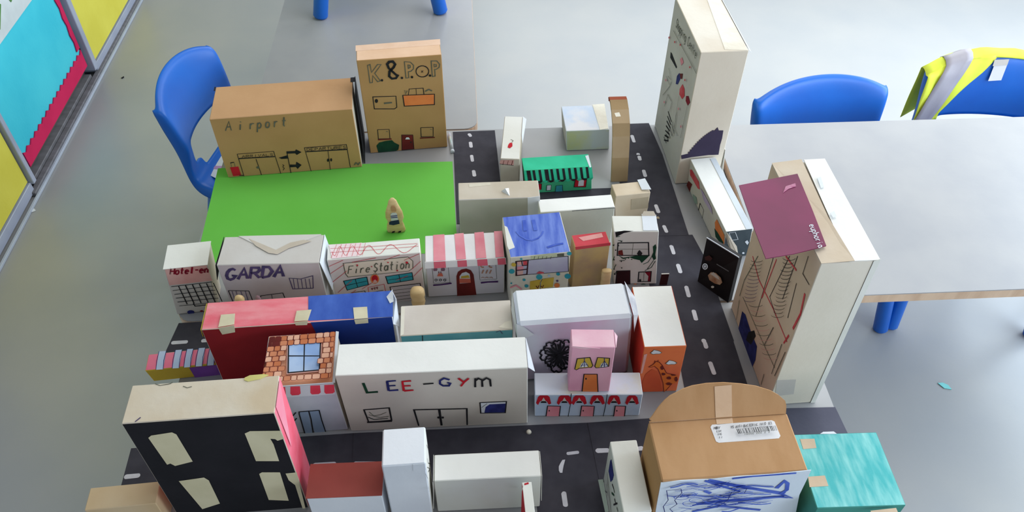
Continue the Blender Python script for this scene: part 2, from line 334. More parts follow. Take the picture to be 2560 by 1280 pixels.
# ------------------------------------------------------------------ paper on the tables
GZ = Vector((0, 0, 1))
def sheet(name, pts, mat, label, cat, z=T+.0001, th=.0005, group=None):
    P = [at(x, y, z) for x, y in pts]; c = sum(P, Vector())/len(P)
    r = thing(name, (c.x, c.y, z), label, cat, group)
    slab('paper', P, Z, th, mat, r); return r
gm = paint('green_sugar_paper', (104, 190, 72), (110, 196, 80), 5, bump=.1)
sheet('green_sheet', [(545, 421), (809, 413), (804, 640), (489, 660)], gm, 'bright green paper sheet on the left, under the airport box', 'paper')
sheet('green_sheet', [(809, 413), (1131, 404), (1144, 632), (804, 640)], gm, 'bright green paper sheet on the right, the wooden girl standing on it', 'paper', T+.0001)
wp = paint('white_road_paint', (206, 206, 212), (190, 190, 198), 40)
def road(pts, label, dashes=(), z=T+.0001, mat=None):
    r = sheet('road_sheet', pts, mat or M['blackp'], label, 'paper', z)
    for d in dashes:
        w = d[4] if len(d) > 4 else .0085
        a = at(d[0], d[1], z+.0006); b = at(d[2], d[3], z+.0006); t = (b-a).normalized(); q = Vector((-t.y, t.x, 0))*w/2
        pts3 = []
        for k in range(7): an = math.radians(90-180*k/6); pts3.append(b + t*w/2*math.cos(an)*.9 + q*math.sin(an)*random.uniform(.9, 1.1))
        for k in range(7): an = math.radians(-90-180*k/6); pts3.append(a + t*w/2*math.cos(an)*.9 + q*math.sin(an)*random.uniform(.9, 1.1))
        slab('lane_marking', pts3, Z, .0004, wp, r)
    return r
road([(1132, 330), (1237, 326), (1242, 372), (1134, 375)], 'black road sheet at the back left, reaching the far table edge', [(1173, 336, 1176, 340), (1176, 357, 1178, 367)])
road([(1134, 373), (1242, 370), (1256, 500), (1262, 556), (1142, 560)], 'black road sheet between the green paper and the cream box with a red drawing', [(1179, 390, 1181, 402), (1184, 428, 1186, 439)], T+.0007)
road([(1262, 478), (1345, 476), (1535, 470), (1535, 556), (1262, 556)], 'black road sheet in front of the green striped shop', (), T+.0002)
road([(1538, 311), (1622, 308), (1657, 388), (1540, 391)], 'farthest black sheet of the right hand road, beside the curled cardboard strip', [(1580, 340, 1585, 354), (1595, 385, 1597, 390)])
road([(1540, 389), (1656, 386), (1722, 588), (1570, 592)], 'second black sheet of the right hand road, passing the small buff box', [(1598, 392, 1600, 399), (1609, 427, 1613, 440), (1640, 514, 1646, 530), (1660, 566, 1666, 579)], T+.0007)
road([(1590, 591), (1731, 587), (1760, 640), (1835, 853), (1665, 862)], 'third black sheet of the right hand road, beside the vine house', [(1678, 616, 1684, 633), (1695, 663, 1701, 680), (1716, 718, 1722, 740), (1734, 778, 1740, 798), (1759, 851, 1760, 854)])
road([(1690, 860), (1833, 852), (1870, 966), (1712, 974)], 'fourth black sheet of the right hand road, beside the striped tall tower foot', [(1762, 858, 1765, 868), (1776, 908, 1785, 933)], T+.0007)
road([(447, 808), (566, 801), (566, 866), (413, 882)], 'black road sheet at the left edge between the hotel and the striped box', [(433, 857, 465, 855), (508, 852, 525, 851)])
road([(328, 1121), (884, 1083), (880, 1206), (303, 1214)], 'black road sheet at the front left, running under the black tower', [(316, 1192, 345, 1189), (787, 1163, 835, 1160)])
road([(884, 1083), (1330, 1063), (1336, 1202), (880, 1206)], 'black road sheet in front of the gym box', [(888, 1160, 938, 1159)], T+.0007)
road([(1328, 1063), (1469, 1057), (1516, 1290), (1345, 1300)], 'black road sheet with a curved white line at the front crossing', [(1420, 1134, 1444, 1131, .006), (1410, 1234, 1414, 1262)], T+.0002)
road([(1469, 1057), (1625, 1046), (1690, 1200), (1499, 1206)], 'black road sheet left of the big brown carton', [(1494, 1127, 1518, 1126), (1594, 1122, 1604, 1121)], T+.0009)
road([(1960, 1021), (2088, 1018), (2127, 1100), (1985, 1106)], 'faded black road sheet right of the big brown carton', (), T+.0002, paint('faded_black_paper', (84, 84, 98), (74, 74, 88), 12))
cm = thing('chalk_curve', at(1400, 1165, T+.001), 'short curved white line painted at the front road crossing', 'road marking')
pc = [(1413, 1149), (1406, 1150), (1401, 1158), (1397, 1166), (1397, 1176), (1400, 1182), (1406, 1182), (1407, 1174), (1409, 1164)]
slab('white_line', [at(x, y, T+.0012) for x, y in pc], Z, .0003, wp, cm)

# ------------------------------------------------------------------ cardboard buildings, back to front
K = M
# airport
b = Bld('airport', 'airport_box', 'long brown cardboard box lettered Airport, at the back left', {'all': K['kraft'], 'front': K['kraftd'], 'right': K['buff']})
b.ink('lettering', 'front').text('Air', (560, 327), (648, 321), (1, -23), K['inkg'], 2.0, .5).text('port', (640, 321), (722, 314), (1, -23), K['inkg'], 2.0, .55).done()
b.ink('drawn_doors', 'front').line([(593, 385), (684, 378), (703, 436)], K['inkb'], 1.1).line([(593, 385), (610, 440)], K['inkb'], 1.1).line([(640, 397), (654, 437)], K['inkb'], 1).line([(597, 396), (687, 391)], K['inkb'], 2.2).disc(645, 418, 4, 3, K['inkg']).text('ARRIVALS', (604, 394), (684, 388), (0, -6), K['inkb'], .7).done()
b.ink('drawn_doors', 'front').line([(761, 369), (866, 361), (876, 418)], K['inkb'], 1.1).line([(761, 369), (778, 428)], K['inkb'], 1.1).line([(820, 377), (826, 424)], K['inkb'], 1).line([(765, 379), (868, 373)], K['inkb'], 2.2).disc(820, 400, 2.5, 4, K['inkb']).disc(828, 399, 2.5, 4, K['inkb']).text('DEPARTURES', (766, 377), (866, 370), (0, -7), K['inkb'], .8).done()
k = b.ink('drawn_arrows', 'front')
k.poly([(716, 378), (738, 377), (740, 373), (754, 380), (742, 387), (738, 383), (718, 384)], K['inkb']).poly([(697, 394), (704, 392), (718, 388), (722, 396), (704, 397)], K['inkb'])
k.poly([(725, 411), (740, 411), (741, 404), (754, 412), (744, 422), (740, 417), (725, 418)], K['inkb']).line([(717, 379), (728, 434)], K['inkb'], 1.2)
k.line([(706, 411), (710, 413), (707, 417), (711, 420), (708, 425)], K['inkb'], 1).line([(886, 412), (890, 406), (895, 411), (900, 405)], K['inkg'], 3).done()
b.ink('drawn_suitcase', 'front').poly([(575, 418), (596, 416), (603, 438), (583, 440)], K['red']).line([(579, 417), (577, 407), (585, 405), (588, 416)], K['inkg'], .8).line([(576, 407), (585, 405)], K['inkb'], 1.8).line([(598, 438), (610, 438)], K['inkb'], 1.6).done()
c8 = [b.lp(1, -1, 0, .006, .012), b.lp(1, -1, 0, .0075, .012), b.lp(1, 1, 0, .0075), b.lp(1, 1, 0, .006), b.lp(1, -1, 1, .006, .05), b.lp(1, -1, 1, .0075, .05), b.lp(1, 1, 1, .0075, 0, .003), b.lp(1, 1, 1, .006, 0, .003)]
o = from_bm('side_flap', box_mesh(c8, 0), K['black'], b.root); o['label'] = 'black end strip'  # thin black strip set just off the right end
slab('tape', [b.lp(1, .7, 1, -.004), b.lp(1, .7, 1, .0075), b.lp(1, 1, 1, .0075), b.lp(1, 1, 1, -.004)], Z, .0006, K['black'], b.root)
slab('tape', [b.lp(-1, .75, 1, 0), b.lp(-1, .75, 1, -.003), b.lp(-1, 1, 1, -.003), b.lp(-1, 1, 1, 0)], Z, .001, K['black'], b.root)
# k & pop
b = Bld('kpop', 'music_shop_box', 'tall brown cardboard box lettered K.&.P.O.P, at the back', {'all': K['kraftd'], 'top': paint('peach_cardboard', (230, 196, 168), (218, 180, 148), 10), 'right': K['kraft']})
k = b.ink('lettering', 'front')
for q in ([(919, 163), (925, 161), (929, 181), (944, 161), (953, 161), (937, 183), (951, 202), (944, 204), (932, 189), (931, 206), (925, 207)],
          [(1011, 154), (1026, 155), (1034, 163), (1034, 172), (1027, 178), (1021, 179), (1022, 194), (1015, 195)], [(1020, 162), (1025, 163), (1026, 168), (1021, 171)],
          [(1078, 152), (1092, 152), (1099, 160), (1098, 168), (1091, 173), (1087, 173), (1088, 190), (1081, 191)], [(1085, 160), (1091, 161), (1091, 166), (1086, 167)]): k.line(q, K['inkg'], 1.5, True)
k.arc(1056, 178, 16, 14, 0, 360, K['inkb'], 1.6, 18).line([(1053, 176), (1058, 181)], K['inkb'], .9).line([(1058, 176), (1053, 181)], K['inkb'], .9)
k.line([(992, 188), (972, 170), (968, 160), (973, 154), (982, 153), (988, 160), (984, 168), (974, 178), (973, 190), (980, 196), (990, 195), (996, 186)], K['inkb'], 5)
for x, y in ((955, 200), (1005, 194), (1030, 192), (1075, 188)): k.disc(x, y, 3, 3, K['inkb'])
k.done()
b.ink('drawn_window', 'front').line([(932, 242), (990, 240), (992, 268), (986, 272), (936, 272)], K['inkb'], 1.4, True).disc(941, 252, 4, 5, K['inkb']).line([(960, 258), (980, 256)], K['inkg'], 4).done()
k = b.ink('drawn_balcony', 'front').poly([(1007, 238), (1086, 235), (1086, 261), (1011, 265)], K['orange']).line([(1007, 238), (1086, 235), (1086, 261), (1011, 265)], K['inkb'], 1.5, True)
k.line([(1021, 237), (1023, 222), (1058, 220), (1060, 236)], K['inkb'], 1.2).line([(1040, 221), (1041, 236)], K['inkb'], .8).line([(1012, 225), (1014, 236), (1018, 226)], K['inkg'], 1.2).line([(1063, 228), (1072, 223), (1080, 227)], K['inkg'], 2).done()
for q, sl in (([(944, 324), (973, 323), (975, 346), (946, 347)], [(945, 349), (979, 347)]), ([(1052, 319), (1083, 318), (1083, 341), (1053, 342)], [(1050, 345), (1087, 343)])):
    b.ink('drawn_window', 'front').line(q, K['inkb'], 1.2, True).line([(q[1][0]-8, q[1][1]+5), (q[1][0]-3, q[1][1]+6)], K['inkg'], 1).line(sl, K['maroon'], 3.2).done()
b.ink('drawn_bush', 'front').poly([(941, 364), (948, 356), (964, 352), (980, 350), (986, 356), (998, 362), (996, 374), (990, 377), (946, 381)], K['dgreen']).done()
b.ink('drawn_door', 'front').poly([(1004, 337), (1032, 337), (1035, 372), (1005, 375)], K['maroon']).line([(1004, 337), (1032, 337), (1035, 372), (1005, 375)], K['inkb'], 1, True).poly([(1013, 348), (1016, 343), (1022, 343), (1025, 348)], K['cool']).disc(1027, 355, 2, 2, K['inkb']).done()
b.patch('tape', 'top', [(889, 114), (1100, 98), (1101, 112), (889, 128)], paint('tape_on_kraft', (232, 200, 176), (222, 186, 158), 20, rough=.3), .0004)
# cream box with red drawing
b = Bld('cream', 'chimney_box', 'narrow cream card box with a small red drawing on its roof', {'all': K['buff'], 'top': K['white'], 'front': K['buff']})
b.ink('red_drawing', 'top').poly([(1271, 362), (1275, 357), (1281, 358), (1281, 366), (1275, 371), (1269, 369)], K['red']).line([(1279, 357), (1283, 352), (1277, 349)], K['inkg'], .9).done()
k = b.ink('drawn_shutters', 'front').poly([(1251, 400), (1285, 400), (1284, 413), (1249, 409)], K['pinks'])
for x in (1258, 1269, 1280): k.line([(x+2, 401), (x-1, 412)], K['maroon'], .8)
k.line([(1249, 409), (1284, 413)], K['inkb'], .8).done()
slab('open_flap', [b.lp(1, .1, 1, .0005, 0, 0), b.lp(1, 1, 1, .0005, 0, 0), b.lp(1, .95, 1, .009, 0, -.004), b.lp(1, -.2, 1, .004, 0, -.006)], Z, .0008, K['cool'], b.root)
# green shop
gp = paint('emerald_marker', (52, 190, 148), (40, 176, 134), 18, (1, 1, 1)); gp2 = paint('emerald_marker_front', (74, 190, 140), (60, 170, 124), 18)
b = Bld('green', 'striped_green_shop', 'low emerald green box shop with a black striped awning', {'all': gp2, 'top': gp, 'left': K['black']})
# awning: a sloping strip standing a little proud of the front
a, n_ = b.plane('front')
aw = [b.lp(-1, -1, 1, 0, -.0004, 0), b.lp(1, -1, 1, 0, -.0004, 0), b.lp(1, -1, .62, .002, -.009, 0), b.lp(-1, -1, .62, .002, -.009, 0)]
aw2 = [p + Vector((0, .0005, -.001)) for p in aw]
awn = obj('awning', aw+aw2, [(0, 3, 2, 1), (4, 5, 6, 7), (0, 1, 5, 4), (1, 2, 6, 5), (2, 3, 7, 6), (3, 0, 4, 7)], gp, b.root)
for i in range(11):
    u0 = .04 + i*.087; u1 = u0 + (.055 if i in (0, 3) else .035)
    P = [aw[0].lerp(aw[1], u0), aw[0].lerp(aw[1], u1), aw[3].lerp(aw[2], u1), aw[3].lerp(aw[2], u0)]; nn = (P[1]-P[0]).cross(P[3]-P[0]).normalized()
    nn = nn if nn.y < 0 else -nn; obj('awning_stripe', [p + nn*.0006 for p in P], [(0, 3, 2, 1)], K['inkb'], awn)
for i in range(12):   # scallops hanging from the awning edge
    c_ = aw[3].lerp(aw[2], (i+.5)/12) + Vector((0, -.0006, 0))
    obj('awning_scallop', [c_ + Vector((-.0062, 0, .001)), c_ + Vector((-.004, 0, -.004)), c_ + Vector((0, 0, -.0058)), c_ + Vector((.004, 0, -.004)), c_ + Vector((.0062, 0, .001))], [(0, 1, 2, 3, 4)], K['inkb'] if i % 2 == 0 else gp, awn)
b.patch('tape', 'top', [(1463, 390), (1471, 388), (1478, 418), (1474, 419)], K['cool'], .0005)
for x in (1443,): b.ink('drawn_window', 'front').poly([(1438, 448), (1467, 446), (1464, 467), (1435, 467)], K['red']).poly([(1447, 450), (1460, 449), (1459, 464), (1445, 465)], K['cool']).line([(1438, 448), (1467, 446), (1464, 467), (1435, 467)], K['inkb'], 1, True).done()
b.ink('drawn_window', 'front').poly([(1367, 463), (1378, 462), (1377, 475), (1366, 476)], K['cool']).line([(1367, 463), (1378, 462), (1377, 475), (1366, 476)], K['inkb'], .9, True).done()
b.ink('drawn_window', 'front').poly([(1345, 459), (1354, 459), (1352, 474), (1346, 474)], K['red']).line([(1345, 459), (1354, 459), (1353, 474)], K['inkb'], 1).done()
b.ink('drawn_door', 'front').poly([(1390, 464), (1406, 462), (1407, 478), (1388, 479)], K['tealp']).line([(1388, 479), (1390, 464), (1406, 462), (1407, 478)], K['inkb'], .9).done()
b.ink('sign', 'front').poly([(1372, 446), (1409, 444), (1407, 453), (1370, 454)], K['cool']).line([(1372, 446), (1409, 444), (1407, 453), (1370, 454)], K['inkb'], .8, True).text('HOTEL', (1373, 453), (1407, 451), (0, -6), K['inkb'], .9).done()
# pastel box
pw = paint('pastel_wash', (222, 222, 226), (196, 210, 230), 16, lo=.4, hi=.6); pw2 = paint('pastel_wash_front', (190, 196, 196), (196, 196, 150), 14, lo=.42, hi=.62)
b = Bld('pastel', 'pastel_box', 'low pale box washed in blue and yellow at the far table edge', {'all': K['cool'], 'top': pw, 'front': pw2, 'left': K['grey']})
b.patch('tape', 'top', [(1481, 262), (1511, 260), (1521, 322), (1500, 325)], K['tapet'], .0008)
# cardboard arch: folded strip standing on edge
ar = thing('cardboard_strip', (.338, 1.5, T), 'tall narrow cardboard strip curled at its orange tip, beside the right hand road', 'cardboard model')
pr = [(1.447, T+.0014), (1.447, .673), (1.450, .732), (1.459, .762), (1.482, .783), (1.507, .792), (1.522, .790), (1.534, .780)]
km = [paint('ochre_card', (176, 150, 112), (160, 134, 98), 9), paint('dull_tan_card', (190, 166, 132), (176, 150, 116), 9), paint('rust_card', (168, 88, 52), (150, 70, 40), 9)]
ink_ = [(1.455, T+.0014), (1.455, .672), (1.458, .729), (1.466, .755), (1.485, .774), (1.507, .784), (1.519, .782), (1.528, .774)]
for i in range(len(pr)-1):
    q = [pr[i], pr[i+1], ink_[i+1], ink_[i]]
    xo = lambda z: .345 - .012*(z-T)/.19
    vs = [Vector((xo(z)-.0195, y, z)) for y, z in q] + [Vector((xo(z)+.0195, y, z)) for y, z in q]
    obj('folded_panel', vs, [(0, 1, 2, 3), (7, 6, 5, 4), (0, 4, 5, 1), (1, 5, 6, 2), (2, 6, 7, 3), (3, 7, 4, 0)], km[2] if i in (5, 6) else km[i % 2], ar)
slab('tape', [at(x, y, .795) for x, y in ((1536, 283), (1548, 281), (1552, 291), (1540, 292))], Z, .0004, K['tapet'], ar)
# beige box
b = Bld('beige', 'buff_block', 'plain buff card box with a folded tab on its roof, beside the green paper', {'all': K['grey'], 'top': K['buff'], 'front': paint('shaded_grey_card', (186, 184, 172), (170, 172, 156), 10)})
b.patch('paper_cover', 'front', [(1319, 494), (1349, 490), (1352, 560), (1320, 563)], K['cool'], .0008)
q = [b.on('top', *p) for p in ((1253, 478), (1272, 470), (1274, 490))]; ap = b.on('top', 1263, 480) + Z*.010
obj('folded_tab', q + [ap], [(0, 2, 1), (0, 1, 3), (1, 2, 3), (2, 0, 3)], K['cool'], b.root)
b.patch('tape', 'top', [(1172, 461), (1225, 456), (1226, 463), (1173, 468)], K['tapet'], .0004)
# white long box
b = Bld('white9', 'white_long_box', 'plain white long box between the two buff boxes', {'all': K['white'], 'top': paint('bright_white_card', (238, 238, 234), (230, 230, 226), 9), 'front': paint('shaded_white_card', (206, 208, 200), (196, 198, 188), 8)})  # one white card: front colour darkened for shade, roof colour lightened
b.ink('seam_line', 'front').line([(1430, 527), (1537, 519)], K['inkb'], 1).line([(1537, 519), (1538, 560)], K['inkb'], .8).done()
# small buff cube
b = Bld('cube10', 'taped_buff_cube', 'small buff card box taped over with a white flap, beside the right hand road', {'all': paint('cream_buff', (214, 198, 174), (200, 180, 152), 14)})
b.patch('tape', 'front', [(1578, 498), (1622, 492), (1620, 520), (1577, 524)], K['buffd'], .0005)
q = [b.on('top', *p) for p in ((1593, 451), (1612, 449), (1627, 479), (1604, 477))]
slab('flap', [q[0] + Z*.001, q[1] + Z*.003, q[2] + Z*.006, q[3] + Z*.003], Z, .0008, K['cool'], b.root)
# hotel
b = Bld('hotel', 'hotel_box', 'white topped hotel box with a red band and black window grid at the table corner', {'all': K['grey'], 'top': K['white'], 'front': K['grey'], 'right': K['buff']})
b.ink('red_band', 'front').poly([(412, 673), (516, 662), (531, 701), (424, 713)], K['pinks']).done()
b.ink('lettering', 'front').text('Hotel-en', (424, 686), (521, 680), (2, -16), K['crimson'], 2.4, .8).done()
k = b.ink('drawn_grid', 'front')
for i in range(6): x = 446+i*17.5; k.line([(x, 714-i*1.6), (x+22, 760-i*1.4)], K['inkb'], 1.5)
for i in range(6): k.line([(428+i*4, 716+i*9.5), (532+i*3.6, 704+i*10)], K['inkb'], 1)
k.done()
b.ink('drawn_step', 'front').line([(483, 758), (488, 765), (516, 762)], K['inkb'], 1.5).disc(477, 780, 9, 5, K['inkn']).disc(504, 777, 4, 2, K['crimson']).done()
slab('bent_lid', [b.lp(-1, -1, 1, -.001, -.001), b.lp(1, -1, 1, .001, -.001), b.lp(1, 1, 1, .001, .001), b.lp(-1, 1, 1, -.001, .001)], Z, .0012, K['white'], b.root)
# garda
gf = paint('lilac_grey_wash', (196, 184, 188), (186, 170, 172), 9)
b = Bld('garda', 'garda_station_box', 'pale lilac box lettered GARDA with a creased envelope-like roof', {'all': K['grey'], 'top': paint('roof_grey_card', (206, 203, 200), (196, 190, 184), 8), 'front': gf})
k = b.ink('lettering', 'front')
k.text('GARDA', (561, 700), (711, 690), (4, -27), K['inkv'], 5.2, .80).done()
k = b.ink('drawn_window', 'front').line([(723, 695), (752, 697), (782, 689), (783, 720), (732, 722)], K['inkv'], 1.2, True)
for x in (733, 743, 753, 763, 773): k.line([(x, 696), (x+4, 721)], K['inkv'], .9)
k.done()
k = b.ink('drawn_window', 'front').line([(571, 726), (622, 727), (632, 752)], K['inkb'], 1.2).line([(571, 726), (583, 755)], K['inkb'], 1.2)
for x in (580, 590, 602, 613): k.line([(x, 727), (x+8, 752)], K['inkv'], .9)
k.done()
b.ink('drawn_window', 'front').line([(651, 748), (652, 739), (707, 732), (712, 744)], K['inkb'], 1.3).line([(679, 736), (681, 746)], K['inkb'], .8).done()
q = [b.lp(-1, 1, 1), b.lp(1, 1, 1), b.lp(0, -.15, 1, 0, 0, .003), b.lp(-.55, .6, 1, 0, 0, .0012), b.lp(.5, .6, 1, 0, 0, .0012)]
slab('creased_flap', [b.lp(-.72, 1, 1), b.lp(.95, 1, 1), b.lp(.18, -.1, 1), b.lp(-.05, -.12, 1)], Z, .0013, paint('crease_flap_card', (212, 209, 205), (204, 200, 194), 8), b.root)
b.patch('tape', 'top', [(623, 598), (652, 610), (690, 626), (726, 608), (760, 601), (780, 604), (722, 622), (694, 637), (672, 634), (640, 616)], paint('old_tape', (200, 190, 176), (188, 176, 160), 14), .0003, .0014)
slab('side_flap', [b.lp(1, -1, 1, .001), b.lp(1, 1, 1, .001), b.lp(1, .9, .55, .010), b.lp(1, -.9, .45, .012)], Vector((1, 0, 0)), .0010, K['cool'], b.root)
slab('side_flap', [b.lp(-1, -1, 1, -.001), b.lp(-1, 1, 1, -.001), b.lp(-1, .9, .8, -.012), b.lp(-1, -.9, .7, -.010)], Vector((-1, 0, 0)), .0010, K['black'], b.root)
# fire station
b = Bld('fire', 'fire_station_box', 'white box lettered Fire Station with red wavy lines on its roof', {'all': K['white'], 'front': paint('pinkish_card', (216, 204, 202), (208, 190, 188), 9), 'right': K['buff']})
k = b.ink('roof_lines', 'top').poly([(822, 612), (905, 607), (900, 640), (830, 647)], paint('faint_pink_wash', (236, 210, 214), (232, 220, 220), 16, bump=0))
pts = []
for i in range(60):
    u = i/59; x = 830 + u*214; per = 10 + 18*u; ph = 2*math.pi*(u*214)/(24+22*u); pts.append((x, 629 - 9*u + 12*math.sin(ph)*(1-.1*u)))
k.line(pts, K['redink'], .7)
for a_, c_ in (((826, 622), (1044, 609)), ((826, 632), (1046, 616))): k.line([a_, ((a_[0]+c_[0])/2, (a_[1]+c_[1])/2+1), c_], K['redink'], .6)
for i in range(7): k.line([(828+i*13, 645-i), (842+i*12, 612-i*.6)], K['redink'], .5)
k.done()
k = b.ink('hatching', 'front')
for a_, c_ in (((822, 666), (858, 650)), ((826, 684), (862, 660)), ((830, 706), (868, 676)), ((845, 731), (880, 700)), ((880, 655), (940, 644)), ((960, 650), (1000, 636)), ((1010, 650), (1048, 634)), ((1030, 672), (1052, 652)), ((1034, 690), (1056, 668)), ((905, 722), (930, 706)), ((990, 700), (1020, 688)), ((870, 738), (890, 724))): k.line([a_, c_], K['redink'], .8)
k.done()
k = b.ink('sign', 'front').poly([(858, 658), (1020, 642), (1032, 652), (1032, 670), (1022, 677), (870, 692), (864, 684)], paint('sign_wash', (222, 208, 190), (214, 198, 186), 20, bump=0))
k.line([(858, 658), (1020, 642), (1032, 652), (1032, 670), (1022, 677), (870, 692), (864, 684)], K['inkg'], 1.1, True)
k.text('Fire', (868, 684), (926, 679), (3, -19), K['inkg'], 1.5).text('Station', (932, 679), (1025, 668), (2, -21), K['inkg'], 1.5)
for x, y, r_ in ((893, 661, 2.5), (970, 654, 2), (1017, 654, 3.2), (993, 674, 2.5), (929, 664, 1.8)): k.disc(x, y, r_, r_*.8, K['red'])
k.done()
for q in (((859, 702), (917, 692), (921, 711), (868, 725)), ((964, 691), (1030, 681), (1033, 699), (970, 709))):
    k = b.ink('drawn_window', 'front').poly(q, K['tealp']).line(q, K['inkb'], 1.2, True)
    m1 = ((q[0][0]+q[1][0])/2, (q[0][1]+q[1][1])/2); m2 = ((q[2][0]+q[3][0])/2, (q[2][1]+q[3][1])/2); m3 = ((q[0][0]+q[3][0])/2, (q[0][1]+q[3][1])/2); m4 = ((q[1][0]+q[2][0])/2, (q[1][1]+q[2][1])/2)
    k.line([m1, m2], K['inkb'], 1).line([m3, m4], K['inkb'], .9).done()
b.ink('drawn_emblem', 'front').disc(937, 697, 11, 12, K['orange']).disc(937, 696, 8, 9, K['red']).poly([(932, 707), (934, 700), (938, 698), (942, 702), (943, 707)], K['pinks']).line([(934, 684), (938, 680), (941, 685)], K['inkg'], .8).done()
b.ink('drawn_plaque', 'front').line([(920, 718), (960, 710), (964, 728), (923, 736)], K['redink'], .8, True).text('999', (926, 726), (945, 722), (1, -6), K['crimson'], .9).line([(926, 731), (958, 725)], K['inkb'], .9).done()
k = b.ink('drawn_shutter', 'front').poly([(975, 717), (1050, 708), (1058, 746), (984, 757)], paint('shutter_wash', (204, 196, 204), None, 10, bump=0)).line([(984, 757), (975, 717), (1050, 708), (1058, 746)], K['inkb'], 1.2)
for i in range(4): k.line([(979+i*2, 726+i*8), (1052+i*1.5, 717+i*8)], K['inkg'], .8)
k.done()
b.ink('drawn_window', 'front').line([(880, 734), (880, 731), (912, 727), (914, 733)], K['inkb'], 1).done()
# cafe
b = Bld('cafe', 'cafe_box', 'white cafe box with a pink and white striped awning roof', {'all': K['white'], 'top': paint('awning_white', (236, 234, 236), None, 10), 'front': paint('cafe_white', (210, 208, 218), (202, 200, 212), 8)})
av = [b.lp(-1, -1, 1, -.001, -.0015, .0012), b.lp(1, -1, 1, .002, -.0015, .0012), b.lp(1, -1, 1, .003, -.006, -.0125), b.lp(-1, -1, 1, -.001, -.006, -.0125)]
a2 = [p + Vector((0, .0012, -.0004)) for p in av]
awn = obj('awning', av+a2, [(0, 3, 2, 1), (4, 5, 6, 7), (0, 1, 5, 4), (1, 2, 6, 5), (2, 3, 7, 6), (3, 0, 4, 7)], _m['awning_white'], b.root)
k = b.ink('roof_stripes', 'top')
for q in ([(1083, 588), (1111, 586), (1114, 651), (1084, 654)], [(1136, 585), (1159, 583), (1165, 648), (1141, 650)], [(1186, 582), (1209, 580), (1216, 645), (1190, 647)], [(1235, 579), (1256, 578), (1260, 643), (1239, 644)]): k.poly(q, K['pinkw'])
k.done()
nn = (av[1]-av[0]).cross(av[3]-av[0]).normalized(); nn = nn if nn.y < 0 else -nn
for u0, u1 in ((.11, .255), (.40, .515), (.645, .77), (.895, .995)):
    P = [av[0].lerp(av[1], u0), av[0].lerp(av[1], u1), av[3].lerp(av[2], u1), av[3].lerp(av[2], u0)]
    obj('awning_stripe', [p + nn*.0005 for p in P], [(0, 3, 2, 1)], paint('deep_pink_wash', (226, 108, 126), (214, 90, 112), 16, bump=0), awn)
b.ink('lettering', 'front').text('Cafe', (1148, 664), (1176, 662), (0, -9), K['maroon'], 1.1).done()
k = b.ink('drawn_door', 'front').poly([(1143, 741), (1141, 690), (1145, 679), (1154, 673), (1166, 671), (1177, 675), (1184, 686), (1191, 737)], K['maroon'])
k.poly([(1149, 708), (1149, 690), (1155, 682), (1165, 679), (1174, 684), (1177, 706)], K['cool']).poly([(1149, 707), (1148, 696), (1176, 696), (1177, 706)], paint('coral_wash', (214, 110, 90), None, 20, bump=0)).poly([(1152, 695), (1153, 690), (1171, 687), (1175, 694)], K['yellow']).done()
k = b.ink('drawn_window', 'front').line([(1080, 665), (1120, 665), (1125, 706), (1084, 708)], K['inkg'], .5, True)
for x in (1088, 1107): k.poly([(x-5, 673), (x-3, 668), (x, 666), (x+3, 668), (x+6, 672), (x+4, 677), (x-4, 677)], paint('mauve_wash', (130, 96, 116), None, 20, bump=0))
k.poly([(1093, 690), (1096, 683), (1105, 682), (1108, 690)], paint('coral_wash', (214, 110, 90), None)).line([(1097, 682), (1097, 678)], K['maroon'], 1).line([(1102, 682), (1102, 678)], K['maroon'], 1)
for x in (1090, 1101, 1112): k.arc(x, 699, 3, 2.6, 0, 360, K['inkb'], .9, 8)
k.line([(1083, 712), (1100, 711), (1129, 707)], paint('purple_marker', (72, 30, 100), None, 30, bump=0), 3.6).done()
k = b.ink('drawn_window', 'front').line([(1197, 660), (1239, 657), (1242, 697), (1200, 700)], K['inkg'], .5, True)
tn = paint('tan_wash', (176, 130, 108), None, 20, bump=0)
for x in (1207, 1228): k.arc(x, 664, 5, 4, 40, 300, tn, 2.4, 8)
for x in (1207, 1217, 1226): k.line([(x+2, 674), (x-2, 683)], tn, 2)
for x in (1207, 1217, 1228): k.line([(x-4, 694), (x, 692), (x+4, 694)], tn, 1)
k.line([(1202, 706), (1220, 704), (1245, 703)], _m['purple_marker'], 3.6).done()
# blue smiling box
bw = paint('blue_felt_strokes', (60, 88, 186), (118, 142, 216), 26, (3.2, .5, 1), rough=.7, lo=.3, hi=.7)
dots = paint('spotted_card', (214, 212, 204), (206, 198, 176), 16)
b = Bld('blue', 'smiling_blue_box', 'box with a blue felt roof bearing a smiling face and a spotted front', {'all': dots, 'top': bw, 'left': K['white']})
k = b.ink('smiling_face', 'top').line([(1290, 579), (1300, 590), (1316, 599), (1330, 601), (1345, 596), (1354, 587), (1358, 578)], K['blue'], 3).line([(1310, 551), (1313, 578)], K['blue'], 6.5).line([(1333, 550), (1339, 577)], K['blue'], 6.5).line([(1368, 619), (1390, 612), (1408, 609)], K['blue'], 4).done()
b.patch('paper_tab', 'top', [(1261, 565), (1268, 568), (1287, 619), (1272, 625), (1268, 615)], K['white'], .0008)
k = b.ink('drawn_shop_window', 'front').poly([(1289, 653), (1420, 640), (1421, 678), (1292, 688)], paint('grey_lilac_glass', (186, 184, 200), (172, 166, 192), 24, bump=0)).line([(1289, 653), (1420, 640), (1421, 678), (1292, 688)], K['inkb'], 1, True)
k.poly([(1293, 654), (1303, 653), (1304, 662), (1294, 663)], K['pinks']).poly([(1307, 652), (1317, 651), (1318, 661), (1308, 662)], K['redink']).poly([(1293, 666), (1308, 664), (1309, 674), (1293, 676)], K['pinkw']).poly([(1293, 677), (1308, 675), (1307, 685), (1294, 687)], K['pinks'])
